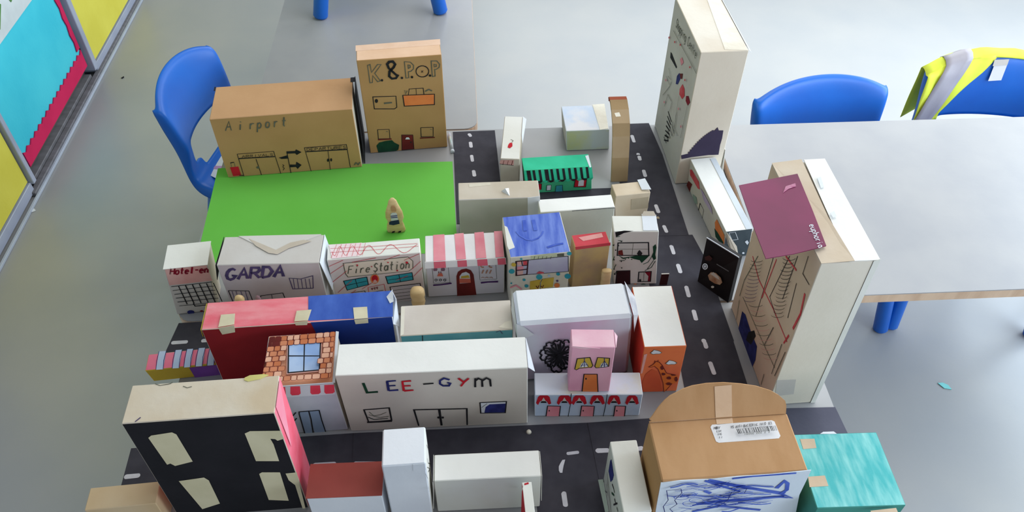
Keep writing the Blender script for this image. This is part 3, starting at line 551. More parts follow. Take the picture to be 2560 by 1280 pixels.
k.line([(1291, 653), (1320, 650), (1317, 685), (1290, 688)], K['dmaroon'], 1.8, True).line([(1291, 675), (1318, 672)], K['dmaroon'], 1.6).line([(1304, 652), (1306, 663), (1318, 662)], K['dmaroon'], 1.4).poly([(1340, 682), (1348, 677), (1360, 680), (1358, 683)], K['redink']).done()
k = b.ink('drawn_sign', 'front').poly([(1327, 640), (1372, 633), (1392, 632), (1392, 641), (1328, 648)], paint('sage_wash', (178, 188, 150), (198, 200, 170), 30, bump=0)).poly([(1393, 634), (1410, 633), (1410, 640), (1393, 641)], K['inkg'])
for x in (1335, 1345, 1355, 1365, 1376): k.line([(x, 647), (x+2, 640)], K['inkg'], .8)
k.done()
k = b.ink('painted_spots', 'front')
for x, y, r_, m_ in ((1279, 678, 7.5, 'tealp'), (1348, 692, 8, 'tealp'), (1419, 690, 8, 'tealp'), (1310, 699, 4, 'tealp'), (1303, 647, 3, 'tealp'), (1423, 633, 6, 'tealp'), (1316, 714, 5, 'tealp'), (1284, 661, 6, 'yellow'), (1395, 684, 5, 'tealp'), (1278, 707, 2.5, 'tealp'), (1393, 701, 3, 'inkv'), (1372, 688, 3, 'bluel'), (1392, 712, 7, 'orange')): k.disc(x, y, r_, r_*.8, K[m_])
k.line([(1275, 718), (1290, 712), (1304, 722)], K['pinkw'], 3).done()
k = b.ink('drawn_doors', 'front').poly([(1325, 703), (1352, 698), (1348, 722), (1324, 724)], K['yellow']).poly([(1354, 697), (1385, 693), (1382, 717), (1351, 721)], K['yellow']).line([(1356, 697), (1350, 707), (1351, 722)], K['inkg'], .8)
k.line([(1340, 714), (1344, 720), (1347, 713)], K['maroon'], 1.4).line([(1352, 714), (1356, 718), (1359, 712)], K['maroon'], 1.4).done()
# red roof / yellow box
b = Bld('redyel', 'red_roofed_box', 'narrow ochre box with a red roof, between the smiling box and the vine house', {'all': paint('ochre_wash', (196, 168, 112), (176, 148, 116), 20), 'top': paint('red_wash', (204, 74, 84), (196, 60, 72), 14)})
b.patch('roof_strip', 'top', [(1446, 594), (1504, 583), (1508, 593), (1458, 603)], paint('pale_rose_tape', (226, 164, 160), (216, 146, 144), 20), .0006)
b.patch('red_band', 'front', [(1438, 617), (1526, 606), (1526, 613), (1439, 624)], paint('red_wash', (0, 0, 0)), .0006)
# vine house
b = Bld('vine', 'vine_house_box', 'white house box with black ivy drawn under its window and a dark red door', {'all': K['white'], 'front': paint('ivory_card', (222, 220, 214), (212, 208, 200), 9)})
k = b.ink('drawn_ivy', 'front').poly([(1538, 580), (1560, 576), (1584, 577), (1560, 582), (1540, 592)], K['inkb'])
k.poly([(1544, 637), (1558, 644), (1578, 641), (1600, 637), (1625, 637), (1617, 645), (1604, 657), (1599, 650), (1585, 647), (1575, 643), (1558, 647)], K['dgreen'])
k.poly([(1632, 616), (1639, 610), (1641, 618), (1638, 636), (1640, 646), (1634, 650), (1629, 640), (1633, 630)], K['dgreen'])
for q in ([(1630, 640), (1620, 655), (1608, 660)], [(1634, 650), (1624, 664), (1618, 672)], [(1638, 652), (1628, 668), (1612, 676)], [(1540, 592), (1550, 590)], [(1536, 610), (1531, 612)], [(1536, 640), (1532, 650)], [(1548, 651), (1562, 650)], [(1540, 660), (1534, 672)], [(1545, 600), (1556, 602)], [(1534, 684), (1544, 678)]): k.line(q, K['dgreen'], 1)
for x, y in ((1534, 612), (1539, 624), (1535, 648), (1553, 652), (1535, 671), (1554, 668), (1537, 684), (1553, 602), (1546, 612)): k.disc(x, y, 1.8, 1.5, K['inkb'], 8)
for x in range(8): k.disc(1555+x*8, 643+(x % 2)*3, 1.6, 1.4, K['dgreen'], 8)
k.done()
b.ink('drawn_window', 'front').poly([(1545, 607), (1621, 606), (1622, 638), (1543, 638)], paint('window_white', (206, 204, 198), None, 8, bump=0)).line([(1545, 607), (1621, 606), (1622, 638), (1543, 638)], K['inkb'], 1.7, True).line([(1583, 607), (1580, 638)], K['inkg'], .6).line([(1545, 622), (1620, 622)], K['inkg'], .6).poly([(1545, 636), (1546, 626), (1556, 624), (1558, 637)], K['maroon']).poly([(1592, 634), (1595, 628), (1599, 624), (1603, 629), (1606, 632), (1603, 638), (1596, 638)], K['inkb']).done()
b.ink('drawn_door', 'front').poly([(1541, 677), (1575, 676), (1575, 720), (1537, 720)], K['dmaroon']).line([(1541, 720), (1541, 677), (1575, 676), (1575, 720)], K['inkb'], 1).done()
b.ink('drawn_window', 'front').poly([(1597, 680), (1628, 678), (1626, 703), (1595, 704)], _m['window_white']).poly([(1612, 680), (1628, 678), (1626, 703), (1619, 703), (1621, 690)], K['crimson']).line([(1597, 680), (1628, 678), (1626, 703), (1595, 704)], K['inkb'], 1.6, True).line([(1610, 680), (1609, 703)], K['inkg'], .6).disc(1600, 700, 3, 3, K['inkb']).done()
b.ink('drawn_flowers', 'front').disc(1588, 711, 4, 2.5, K['orange']).disc(1608, 711, 6, 2.5, K['dgreen']).done()
b.patch('roof_flap', 'top', [(1604, 536), (1640, 538), (1645, 577), (1608, 577)], K['cool'], .0012)
q = [b.lp(.35, 1, 1, 0, -.002, .001), b.lp(1, 1, 1, 0, -.002, .001), b.lp(.9, 1, 1, 0, .006, .006), b.lp(.45, 1, 1, 0, .006, .006)]
slab('torn_edge', q, Z, .0006, K['buff'], b.root)
# red and blue long building
rb = paint('rose_red_wash', (226, 106, 120), (232, 150, 156), 12, (1, 3, 1)); rf = paint('dark_red_paint', (150, 28, 36), (128, 20, 30), 9); bt = paint('blue_wash', (70, 104, 188), (50, 82, 168), 12, (3, 1, 1)); bf = paint('deep_blue_paint', (22, 52, 130), (16, 40, 112), 9)
b = Bld('redblue', 'red_and_blue_long_box', 'long box painted red on its left half and blue on its right', {'all': K['buff'], 'top': rb, 'front': rf, 'left': rf, 'right': K['cool']}, bev=.001)
b.patch('blue_paper', 'top', [(771, 741), (982, 727), (982, 792), (771, 802)], bt, .0006, label='blue painted half of the roof')
fb = b.lp(.14, -1, 1), b.lp(1, -1, 1), b.lp(1, -1, 0), b.lp(.28, -1, 0)
slab('blue_paper', fb, Vector((0, -1, 0)), .0008, bf, b.root)['label'] = 'blue painted half of the front'
tm = K['tape']
for pt, pf in (([(553, 788), (588, 785), (586, 812), (546, 819)], [(546, 819), (586, 812), (588, 829), (556, 835)]), ([(742, 778), (779, 775), (770, 802), (736, 805)], [(736, 805), (770, 801), (768, 811), (740, 812)]), ([(883, 770), (918, 768), (920, 796), (886, 799)], [(886, 799), (920, 796), (921, 806), (889, 809)])):
    b.patch('tape', 'top', pt, tm, .0006, .0008); b.patch('tape', 'front', pf, tm, .0006, .0008)
slab('torn_flap', [b.lp(1, -1, 1, 0, 0, -.02), b.lp(1, .9, 1, 0, 0, 0), b.lp(1, .2, 1, .007, 0, .004), b.lp(1, -.9, .78, .010)], Vector((1, 0, 0)), .0012, K['cool'], b.root)
slab('torn_flap', [b.lp(1, .0, 1, -.004, 0, .001), b.lp(1, .5, 1, -.010, 0, .001), b.lp(1, .9, 1, .001, 0, .006), b.lp(1, .1, 1, .003, 0, .002)], Z, .0012, K['cool'], b.root)
slab('side_flap', [b.lp(-1, -1, 1, -.0005), b.lp(-1, .95, 1, -.0005), b.lp(-1, .8, .7, -.003), b.lp(-1, -.9, .85, -.003)], Vector((-1, 0, 0)), .001, K['yellow'], b.root)
# teal fronted box
b = Bld('teal', 'teal_fronted_box', 'box with a plain buff roof and a teal front, behind the gym', {'all': K['buff'], 'top': paint('roof_buff', (210, 202, 192), (200, 190, 180), 10), 'front': paint('teal_wash', (86, 154, 168), (110, 170, 180), 12), 'right': K['black']})
b.ink('drawn_line', 'front').line([(1056, 838), (1057, 860)], K['inkb'], 1).line([(1240, 830), (1250, 826), (1256, 834)], K['inkv'], .8).done()
b.patch('tape', 'top', [(1246, 819), (1262, 806), (1279, 800), (1281, 823)], K['tapet'], .0004)
b.patch('tape', 'top', [(1003, 768), (1012, 766), (1009, 836), (1001, 840)], K['tapet'], .0004)
# paper wrapped box
wf = paint('lilac_blue_wash', (206, 210, 222), (206, 186, 204), 7, lo=.4, hi=.62)
b = Bld('paper', 'paper_wrapped_box', 'large box wrapped in white paper with a black flower drawing on its front', {'all': K['cool'], 'top': paint('soft_white_paper', (228, 231, 236), (220, 224, 230), 5, rough=.6), 'front': wf, 'left': K['grey']}, bev=.006)
fl = b.ink('drawn_flower', 'front')
random.seed(3)
cx_, cy_ = 1398, 886
for n_, a_ in enumerate((20, 62, 100, 142, 180, 218, 262, 305, 340)):
    ca, sa = math.cos(math.radians(a_)), math.sin(math.radians(a_)); L_ = (44, 40, 46, 40, 48, 44, 40, 46, 40)[n_]; pet = []
    for t_, w_ in ((.14, .06), (.35, .17), (.55, .36), (.72, .40), (.80, .30), (.93, .26), (1.02, .10), (.92, .0), (1.0, -.14), (.90, -.28), (.76, -.28), (.70, -.40), (.52, -.34), (.32, -.16), (.14, -.05)):
        pet.append((cx_ + L_*(t_*ca - w_*sa), cy_ + L_*.95*(t_*sa + w_*ca)))
    fl.line(pet, K['inkb'], 2.4, True).line([(cx_+8*ca, cy_+8*sa), (cx_+30*ca, cy_+29*sa)], K['inkb'], 2.2)
    for e in (-.2, .2): fl.line([(cx_+L_*(.35*ca-e*.6*sa), cy_+L_*(.35*sa+e*.6*ca)), (cx_+L_*(.78*ca-e*sa), cy_+L_*(.75*sa+e*ca))], K['inkb'], 1.6)
fl.disc(cx_, cy_, 6, 6, K['inkb']).done()
# crumpled paper end with folded corners
c_ = [b.lp(1, 1, 1), b.lp(1, -1, 1), b.lp(1, -1, .72, .004), b.lp(1, 0, .8, .014), b.lp(1, 1, .85, .006), b.lp(1, .1, .98, .012), b.lp(1, -.6, .9, .013)]
obj('folded_end', c_, [(0, 5, 4), (0, 1, 5), (5, 1, 6), (6, 1, 2), (6, 2, 3), (5, 6, 3), (5, 3, 4)], paint('silvery_paper', (226, 230, 238), (176, 180, 194), 30, rough=.4), b.root)
c_ = [b.lp(-1, -1, 1, -.001), b.lp(-1, 1, 1, -.001), b.lp(-1, .3, .86, -.006), b.lp(-1, -1, .72, -.001), b.lp(-.72, -1, .83, 0, -.003), b.lp(-.9, -1, .97, 0, -.002)]
obj('folded_end', c_, [(0, 1, 2), (0, 2, 3), (0, 3, 4), (0, 4, 5)], K['cool'], b.root)
# giraffe box
og = paint('orange_wash', (222, 118, 70), (206, 92, 62), 12, lo=.4, hi=.65)
b = Bld('giraffe', 'giraffe_box', 'orange box with a giraffe drawn on its front and a white roof', {'all': og, 'top': paint('bright_white_card', (0, 0, 0)), 'left': paint('scarlet_wash', (214, 62, 40), (190, 40, 32), 9), 'back': K['pinkw']})
k = b.ink('drawn_giraffe', 'front').poly([(1622, 917), (1632, 911), (1637, 905), (1646, 902), (1652, 911), (1662, 925), (1668, 935), (1694, 938), (1692, 955), (1680, 960), (1664, 976), (1660, 980), (1658, 958), (1652, 938), (1644, 920), (1636, 916), (1628, 918)], paint('giraffe_orange', (212, 106, 42), None, 20, bump=0))
k.line([(1660, 980), (1658, 958), (1652, 938), (1645, 922), (1636, 915), (1627, 918), (1622, 917), (1632, 911), (1640, 903), (1647, 904), (1655, 912), (1666, 932), (1690, 937)], K['maroon'], .9).line([(1636, 908), (1637, 900)], K['maroon'], .8).line([(1643, 904), (1646, 899)], K['maroon'], .8).line([(1680, 958), (1664, 976)], K['maroon'], .8)
for x, y, rx_, ry_ in ((1655, 919, 4.5, 5), (1658, 934, 5.5, 3.5), (1672, 944, 6, 4), (1690, 947, 4, 6), (1672, 958, 7, 3.5), (1684, 936.5, 6, 1.5)): k.poly([(x+rx_*math.cos(a)*random.uniform(.8, 1.15), y+ry_*math.sin(a)*random.uniform(.8, 1.15)) for a in [i*.7 for i in range(9)]], K['maroon'])
k.done()
for cx_, cy_ in ((1640, 880), (1678, 906)):
    cl = [(cx_-14, cy_+2), (cx_-9, cy_-2), (cx_-5, cy_-6), (cx_, cy_-5), (cx_+5, cy_-4), (cx_+10, cy_-2), (cx_+14, cy_+1), (cx_+9, cy_+4), (cx_, cy_+4), (cx_-8, cy_+5)]
    b.ink('drawn_cloud', 'front').poly(cl, K['cool']).line(cl, K['inkg'], .8, True).done()
b.ink('pale_strip', 'front').poly([(1610, 886), (1618, 884), (1606, 932), (1601, 934)], K['pinks']).done()
b.ink('brown_mound', 'front').poly([(1607, 979), (1606, 955), (1614, 935), (1630, 922), (1642, 928), (1650, 945), (1656, 978)], paint('burnt_orange_wash', (200, 92, 50), (188, 76, 44), 14, bump=0)).done()
# row houses
b = Bld('row', 'row_of_houses_box', 'low pale blue box drawn as three terraced houses with red curtains', {'all': K['cool'], 'top': paint('roof_blue_cream_wash', (216, 222, 232), (222, 218, 200), 14, lo=.42, hi=.6), 'front': paint('pale_blue_wash', (190, 204, 224), (170, 190, 216), 16)})
for xs, dx_ in (((1359, 1411), 1384), ((1448, 1493), 1469), ((1535, 1580), 1550)):
    for x in xs:
        w_ = 16 if x < 1500 else 14
        b.ink('drawn_curtained_window', 'front').poly([(x-w_-3, 1007), (x-w_+2, 992), (x-w_+7, 988), (x+w_-6, 988), (x+w_-1, 992), (x+w_+3, 1008), (x+w_-3, 1011), (x+w_-8, 1003), (x, 999), (x-w_+7, 1003), (x-w_+2, 1012)], K['red']).poly([(x-8, 1006), (x, 993), (x+8, 1006)], K['grey']).poly([(x-8, 1006.5), (x-5, 1002), (x+5, 1002), (x+8, 1006.5)], K['inkb']).done()
    t_ = 17 if dx_ < 1500 else 14
    b.ink('drawn_door', 'front').poly([(dx_-t_-2, 1040), (dx_-t_+2, 1014), (dx_+t_, 1015), (dx_+t_-3, 1040)], K['pinkw']).line([(dx_-t_-2, 1040), (dx_-t_+2, 1014), (dx_+t_, 1015), (dx_+t_-3, 1040)], K['inkb'], 1.3).disc(dx_-t_+6, 1026, 1.6, 2, K['inkb']).done()
b.ink('dividing_lines', 'front').line([(1428, 983), (1426, 1010), (1420, 1042)], K['inkb'], 1).line([(1518, 985), (1514, 1012), (1508, 1040)], K['inkb'], 1).done()
# pink house standing on the row
b = Bld('pink', 'pink_house_box', 'small pink house box with yellow curtains, standing on the terraced houses', {'all': paint('pink_wash', (230, 176, 196), (222, 156, 182), 14), 'top': K['pinkl']})
for q in ([(1437, 922), (1443, 896), (1475, 893), (1482, 913), (1478, 918), (1470, 918), (1448, 920), (1441, 924)], [(1487, 915), (1494, 893), (1524, 895), (1522, 915), (1512, 917), (1490, 919)]):
    x0 = q[0][0]
    b.ink('drawn_curtained_window', 'front').poly(q, K['yellow']).poly([(x0+12, 918), (x0+16, 909), (x0+25, 902), (x0+32, 910), (x0+34, 916)], K['cool']).line(q, K['inkb'], 1.1, True).line([(x0+15, 917), (x0+24, 901), (x0+34, 916)], K['inkb'], 1).line([(x0+24, 893), (x0+24, 917)], K['inkn'], .9).line([(x0+15, 912), (x0+33, 911)], K['inkn'], .8).done()
b.ink('drawn_door', 'front').poly([(1455, 978), (1460, 935), (1493, 935), (1495, 979)], K['orange']).line([(1455, 978), (1460, 935), (1493, 935), (1495, 979)], K['inkb'], 1.3).disc(1465, 946, 2, 2.5, K['inkb']).done()
b.patch('roof_lip', 'front', [(1431, 866), (1441, 869), (1451, 871), (1465, 872), (1480, 870), (1500, 870), (1431, 864)], K['pinkl'], .001)
slab('side_tab', [b.lp(1, -1, 1, .0005), b.lp(1, .7, 1, .0005), b.lp(1, .6, .93, .006), b.lp(1, -.3, .88, .003)], Vector((1, 0, 0)), .0008, K['pinkl'], b.root)
# gym
b = Bld('gym', 'gym_box', 'long white box lettered LEE-GYM in the middle of the town', {'all': K['white'], 'top': paint('bright_white_card', (0, 0, 0)), 'front': paint('gym_shaded_card', (202, 197, 188), (194, 188, 180), 7), 'right': K['cool']})  # front is the same white card, its colour lowered to stand for shade
k = b.ink('lettering', 'front')
k.line([(908, 957), (918, 981), (945, 979)], K['dgreen'], 4)
for x0, m_ in ((966, 'inkn'), (1004, 'red')):
    k.line([(x0, 953), (x0+24, 951)], K[m_], 3.4).line([(x0+3, 964), (x0+23, 963)], K[m_], 3.4).line([(x0+6, 976), (x0+30, 974)], K[m_], 3.8).line([(x0+2, 953), (x0+6, 976)], K[m_], 3.6)
k.line([(1058, 959), (1084, 957)], K['inkb'], 3)
k.line([(1124, 948), (1110, 944), (1100, 950), (1100, 958), (1108, 963), (1122, 963), (1126, 957), (1118, 955)], K['inkn'], 3.6)
k.line([(1146, 944), (1160, 954), (1172, 944)], K['red'], 3.6).line([(1160, 954), (1152, 964)], K['red'], 3.6)
k.line([(1188, 966), (1188, 944)], K['inkb'], 2.6).line([(1188, 950), (1196, 944), (1205, 948), (1206, 965)], K['inkb'], 2.6).line([(1206, 950), (1216, 943), (1225, 947), (1227, 964)], K['inkb'], 2.6).done()
k = b.ink('drawn_window', 'front').line([(910, 1024), (973, 1019), (979, 1050), (922, 1055)], K['inkb'], 2, True).line([(918, 1055), (980, 1052)], K['inkb'], 4).line([(923, 1029), (935, 1039), (952, 1036), (966, 1030)], K['inkg'], .8).line([(920, 1042), (935, 1048), (970, 1045)], K['inkb'], 1.2).line([(922, 1036), (950, 1043), (972, 1040)], K['inkg'], .9).done()
b.ink('drawn_doors', 'front').line([(1047, 1064), (1035, 1024), (1167, 1021), (1168, 1062)], K['inkb'], 2.2).line([(1098, 1023), (1104, 1063)], K['inkb'], 3.6).disc(1096, 1043, 3, 2.5, K['inkb']).disc(1107, 1043, 3, 2.5, K['inkb']).done()
b.ink('drawn_window', 'front').poly([(1200, 1006), (1266, 1003), (1263, 1031), (1202, 1032)], K['cool']).poly([(1211, 1031), (1214, 1017), (1224, 1010), (1264, 1008), (1262, 1030)], K['inkn']).line([(1200, 1006), (1266, 1003), (1263, 1031), (1202, 1032)], K['inkb'], 1.6, True).line([(1204, 1018), (1212, 1012), (1218, 1008)], K['inkg'], .8).done()
slab('side_flap', [b.lp(1, .9, 1, .0005), b.lp(1, -1, 1, .0005), b.lp(1, -1, .93, .011), b.lp(1, -.4, .86, .006)], Vector((1, 0, 0)), .001, K['cool'], b.root)
# brick shop
br = paint('brick_wash', (202, 130, 92), (222, 164, 134), 18); bfr = paint('blue_grey_wash', (190, 192, 206), (168, 174, 190), 14)
b = Bld('brick', 'brick_roofed_shop', 'shop box with bricks and a blue window painted on its sloping roof', {'all': K['cool'], 'top': br, 'front': bfr, 'right': K['buff']})
k = b.ink('drawn_brickwork', 'top'); random.seed(11)
mb = [paint('brick_tone_a', (196, 116, 76), None, 20), paint('brick_tone_b', (228, 176, 150), None, 20), paint('brick_tone_c', (208, 134, 98), None, 20)]
def qd(u, v): # quad in the roof picture
    A, B_, D_, E_ = (672, 843), (841, 830), (832, 955), (653, 966)
    x0 = A[0]+(B_[0]-A[0])*u; y0 = A[1]+(B_[1]-A[1])*u; x1 = E_[0]+(D_[0]-E_[0])*u; y1 = E_[1]+(D_[1]-E_[1])*u
    return (x0+(x1-x0)*v, y0+(y1-y0)*v)
rows_ = 9
for r_ in range(rows_):
    u = -.05*(r_ % 2)
    while u < .99:
        w_ = random.uniform(.085, .12); u0, u1 = max(.01, u), min(.99, u+w_)
        v0, v1 = r_/rows_+.005, (r_+1)/rows_-.005; uc, vc = (u0+u1)/2, (v0+v1)/2
        if not (.30 < uc < .80 and .17 < vc < .86) and u1-u0 > .02:
            e = .12*(v1-v0)
            q = [qd(u0+.006, v0+e), qd(u0+.02, v0), qd(u1-.02, v0), qd(u1-.004, v0+e), qd(u1-.004, v1-e), qd(u1-.02, v1), qd(u0+.02, v1), qd(u0+.004, v1-e)]
            k.poly(q, random.choice(mb) if not (r_ < 2 and uc < .2) else K['maroon']).line(q, K['maroon'], .5, True)
        u += w_
k.done()
wq = [(722, 861), (802, 855), (799, 927), (721, 934)]
b.ink('drawn_window', 'top', off=.0022).poly([(718, 858), (806, 851), (803, 931), (717, 938)], K['pinks']).poly(wq, K['bluel']).line(wq, K['inkb'], 1.6, True).line([(762, 858), (760, 931)], K['inkb'], 1.5).line([(722, 892), (801, 892)], K['inkb'], 1.5).done()
k = b.ink('awning_squares', 'front')
k.poly([(655, 970), (832, 958), (838, 985), (664, 996)], paint('awning_lilac', (214, 214, 226), None, 10, bump=0))
for x in (689, 726, 776, 811): k.poly([(x, 967-(x-700)*.05), (x+24, 966-(x-700)*.05), (x+26, 984-(x-700)*.05), (x+21, 988-(x-700)*.05), (x+4, 989-(x-700)*.05), (x, 985-(x-700)*.05)], paint('awning_red_wash', (226, 70, 92), (214, 56, 78), 30, bump=0))
k.done()
k = b.ink('drawn_doors', 'front')
for q in ([(746, 1030), (770, 1026), (782, 1086), (764, 1088)], [(773, 1027), (796, 1025), (814, 1082), (788, 1086)]): k.poly(q, paint('blue_glass_wash', (140, 160, 190), None, 14, bump=0))
for q in ([(764, 1089), (748, 1034), (748, 1029), (772, 1027), (778, 1048), (784, 1088)], [(772, 1027), (798, 1025), (804, 1048), (816, 1084)], [(731, 1040), (740, 1030)], [(735, 1052), (742, 1044)]): k.line(q, K['inkb'], 1.6)
k.done()
b.patch('roof_edge', 'top', [(840, 829), (847, 830), (838, 957), (832, 957)], K['cool'], .0012)
# striped candy box
b = Bld('stripe', 'candy_striped_box', 'low box with a pink and blue striped roof and a yellow and purple front', {'all': paint('mustard_paint', (196, 166, 56), (180, 150, 44), 12), 'top': paint('rose_stripe_base', (232, 128, 152), (224, 110, 140), 16)})
k = b.ink('roof_stripes', 'top'); st = [394, 410, 435, 450, 464, 478, 493, 508, 522, 537]
for i in range(0, 10, 2):
    x0, x1 = st[i], st[i+1]; q = [(x0-4, 926-(x0-380)*.075), (x0+4, 880-(x0-380)*.075), (x1+6, 880-(x1-380)*.075), (x1-2, 926-(x1-380)*.075)]
    k.poly(q, paint('pale_blue_stripe', (184, 200, 224), (168, 188, 218), 16, bump=0))
    k.line([q[0], ((q[0][0]+q[1][0])/2-2, (q[0][1]+q[1][1])/2), q[1]], K['inkn'], .8).line([q[3], ((q[2][0]+q[3][0])/2-2, (q[2][1]+q[3][1])/2), q[2]], K['inkn'], .8)
k.done()
b.ink('purple_patch', 'front').poly([(473, 919), (556, 910), (572, 950), (495, 955)], paint('purple_paint', (120, 70, 158), (104, 56, 142), 14, bump=0)).done()
# black tower
bk = paint('black_felt', (28, 27, 33), (20, 20, 26), 14, rough=.75)
b = Bld('black', 'black_tower_box', 'big black painted tower with four buff windows and a pink right side', {'all': K['buff'], 'top': paint('worn_cream_card', (216, 206, 188), (204, 186, 158), 9), 'front': bk, 'right': paint('hot_pink_wash', (226, 84, 106), (232, 124, 142), 12), 'left': K['red']})
for q in ([(371, 1094), (378, 1088), (430, 1080), (441, 1085), (482, 1153), (438, 1164), (426, 1158), (418, 1161)], [(612, 1083), (625, 1077), (700, 1076), (710, 1096), (694, 1101), (688, 1097), (676, 1096), (684, 1110), (698, 1152), (640, 1152)], [(447, 1202), (510, 1193), (522, 1200), (550, 1258), (506, 1272)], [(648, 1184), (655, 1180), (700, 1180), (722, 1251), (672, 1249)], [(714, 1183), (742, 1180), (765, 1275), (758, 1275), (738, 1212), (722, 1200)]):
    b.ink('buff_window', 'front').poly(q, paint('window_buff', (214, 206, 174), (202, 194, 160), 14)).done()
b.patch('yellow_scrap', 'top', [(612, 945), (625, 939), (660, 936), (672, 938), (650, 948), (620, 954), (611, 951)], paint('yellow_scrap', (214, 206, 128), None, 14), .001)
slab('side_strip', [b.lp(1, -.7, 1, .0006), b.lp(1, .7, 1, .0006), b.lp(1, -.2, .72, .001), b.lp(1, -.6, .6, .001)], Vector((1, 0, 0)), .0006, paint('white_pink_paper', (230, 158, 172), (224, 134, 152), 12), b.root)
b.ink('pencil_marks', 'top').line([(388, 960), (400, 964), (425, 960), (432, 956)], K['inkg'], .8).line([(458, 966), (468, 970), (480, 967)], K['inkg'], .8).line([(338, 1055), (352, 1044)], K['inkv'], 1.2).done()
# tan box in the corner
b = Bld('tan', 'tan_carton', 'plain tan carton at the bottom left corner beside the black tower', paint('tan_card', (206, 184, 150), (196, 170, 132), 10))
# brick red roofed box
b = Bld('brown', 'brick_red_roofed_box', 'white box under a brick red paper roof, right of the black tower', {'all': K['cool'], 'left': K['maroon']})
rp = paint('brick_red_paper', (150, 74, 66), (136, 64, 58), 9)
tt = [b.lp(-1.02, -1.02, 1, 0, 0, .0003), b.lp(1.0, -1.02, 1, 0, 0, .0003), b.lp(1.0, 1.02, 1, 0, 0, .0003), b.lp(-1.02, 1.02, 1, 0, 0, .0003)]
slab('roof', tt, Z, .0012, rp, b.root)
# white tower
b = Bld('wtower', 'white_paper_tower', 'tall white paper wrapped box between the brick red roof and the plain white box', {'all': K['cool'], 'top': paint('soft_white_paper', (0, 0, 0)), 'right': K['white']}, bev=.002)
b.patch('tape', 'front', [(1032, 1161), (1062, 1158), (1064, 1174), (1033, 1177)], K['cool'], .0006)
k = b.ink('drawing', 'right').line([(1066, 1112), (1072, 1128)], K['inkb'], .8).line([(1067, 1146), (1070, 1158), (1078, 1160)], K['inkb'], 1).line([(1068, 1168), (1074, 1172), (1070, 1180)], K['inkb'], .9).line([(1062, 1184), (1068, 1196), (1070, 1212)], K['inkb'], .8).line([(1074, 1212), (1071, 1230)], K['inkb'], .7).done()
# plain white box
b = Bld('white30', 'plain_white_box', 'plain white oblong box at the bottom of the picture beside the front crossing', {'all': K['white'], 'top': paint('bright_white_card', (0, 0, 0)), 'front': paint('shaded_plain_card', (208, 210, 206), (202, 202, 190), 8)})  # front repeats the white card with shade mixed into the colour
slab('end_flap', [b.lp(-1, -1, 1, -.0008), b.lp(-1, 1, 1, -.0008), b.lp(-1, 1, .1, -.006), b.lp(-1, -1, .1, -.006)], Vector((-1, 0, 0)), .0008, K['white'], b.root)
slab('end_flap', [b.lp(1, -1, 1, .0008), b.lp(1, .9, 1, .0008), b.lp(1, .8, .3, .002), b.lp(1, -1, .2, .002)], Vector((1, 0, 0)), .0008, K['white'], b.root)
# red edged stick box
b = Bld('stick', 'red_edged_stick_box', 'narrow white box with a red edge, in front of the plain white box', {'all': K['white'], 'left': K['red'], 'front': K['white']}, bev=.0004)
b.patch('red_tip', 'top', [(1311, 1209), (1321, 1206), (1322, 1210), (1311, 1213)], K['red'], .0005)
b.ink('white_marks', 'left').line([(1303, 1213), (1300, 1222)], K['white'], 1.6).line([(1309, 1214), (1306, 1226)], K['white'], 1.6).done()
# narrow art box
b = Bld('narrow', 'art_shop_box', 'narrow upright white box with dark lettering on its left side, left of the brown carton', {'all': K['white'], 'left': paint('art_side_card', (206, 210, 204), (196, 200, 190), 10)})
k = b.ink('drawing', 'left').poly([(1526, 1152), (1529, 1148), (1535, 1188), (1532, 1200), (1527, 1205), (1522, 1178)], K['inkn'])
k.line([(1531, 1210), (1535, 1222), (1537, 1232)], K['inkb'], 2.4).line([(1530, 1232), (1536, 1238)], K['dgreen'], 2.4).line([(1537, 1246), (1541, 1262)], K['inkb'], 2.6).line([(1535, 1262), (1544, 1258)], K['inkb'], 2).line([(1543, 1268), (1546, 1279)], K['inkb'], 2.4)
for q in ([(1519, 1180), (1521, 1215)], [(1517, 1210), (1522, 1240)], [(1513, 1225), (1519, 1232)]): k.line(q, K['inkb'], 1)
k.done()
# paper scrap leaning by its side
pl = thing('leaning_card', at(1505, 1230, T+.002), 'pale green card with a dark arch drawn, leaning on the narrow lettered box', 'card')
cp = [at(1495, 1200, T+.045), at(1507, 1199, T+.047), at(1521, 1279, T+.022), at(1513, 1282, T+.018)]
slab('card', cp, Vector((.3, 0, 1)).normalized(), .0012, paint('sage_card', (176, 188, 176), (160, 172, 158), 14), pl)
# carton with arch flap
b = Bld('carton', 'brown_shipping_carton', 'big brown shipping carton with an arched flap and a white address label', {'all': K['kraft2'], 'left': K['kraftd']}, bev=.002)
Yb = b.lp(-1, 1, 1); Yr = b.lp(1, 1, 1); ux = (Yr-Yb).normalized(); L_ = (Yr-Yb).length
tilt = Vector((-ux.y, ux.x, 0))*.55 + Z*.835; tilt.normalize()
pn = ux.cross(tilt).normalized()
out = [(1963, 1032), (1964, 1012), (1961, 1000), (1945, 986), (1925, 975), (1890, 964), (1850, 958), (1808, 955), (1765, 957), (1730, 963), (1706, 971), (1692, 979), (1674, 988), (1660, 1000), (1644, 1018), (1629, 1040), (1623, 1047), (1628, 1049), (1622, 1054)]
pts = [atp(x, y, Yb, pn) for x, y in out]
slab('arched_flap', pts, ux.cross(tilt).normalized()*1, .003, K['kraft2'], b.root)
fn = ux.cross(tilt).normalized()
slab('tape', [atp(x, y, Yb + fn*.0034, fn) for x, y in ((1789, 1044), (1830, 1041), (1829, 962), (1786, 966))], fn, .0003, paint('clear_tape', (204, 168, 130), (198, 160, 122), 12, rough=.25, spec=.6), b.root)
b.patch('tape', 'top', [(1789, 1045), (1830, 1042), (1833, 1058), (1792, 1062)], _m['clear_tape'], .0004)
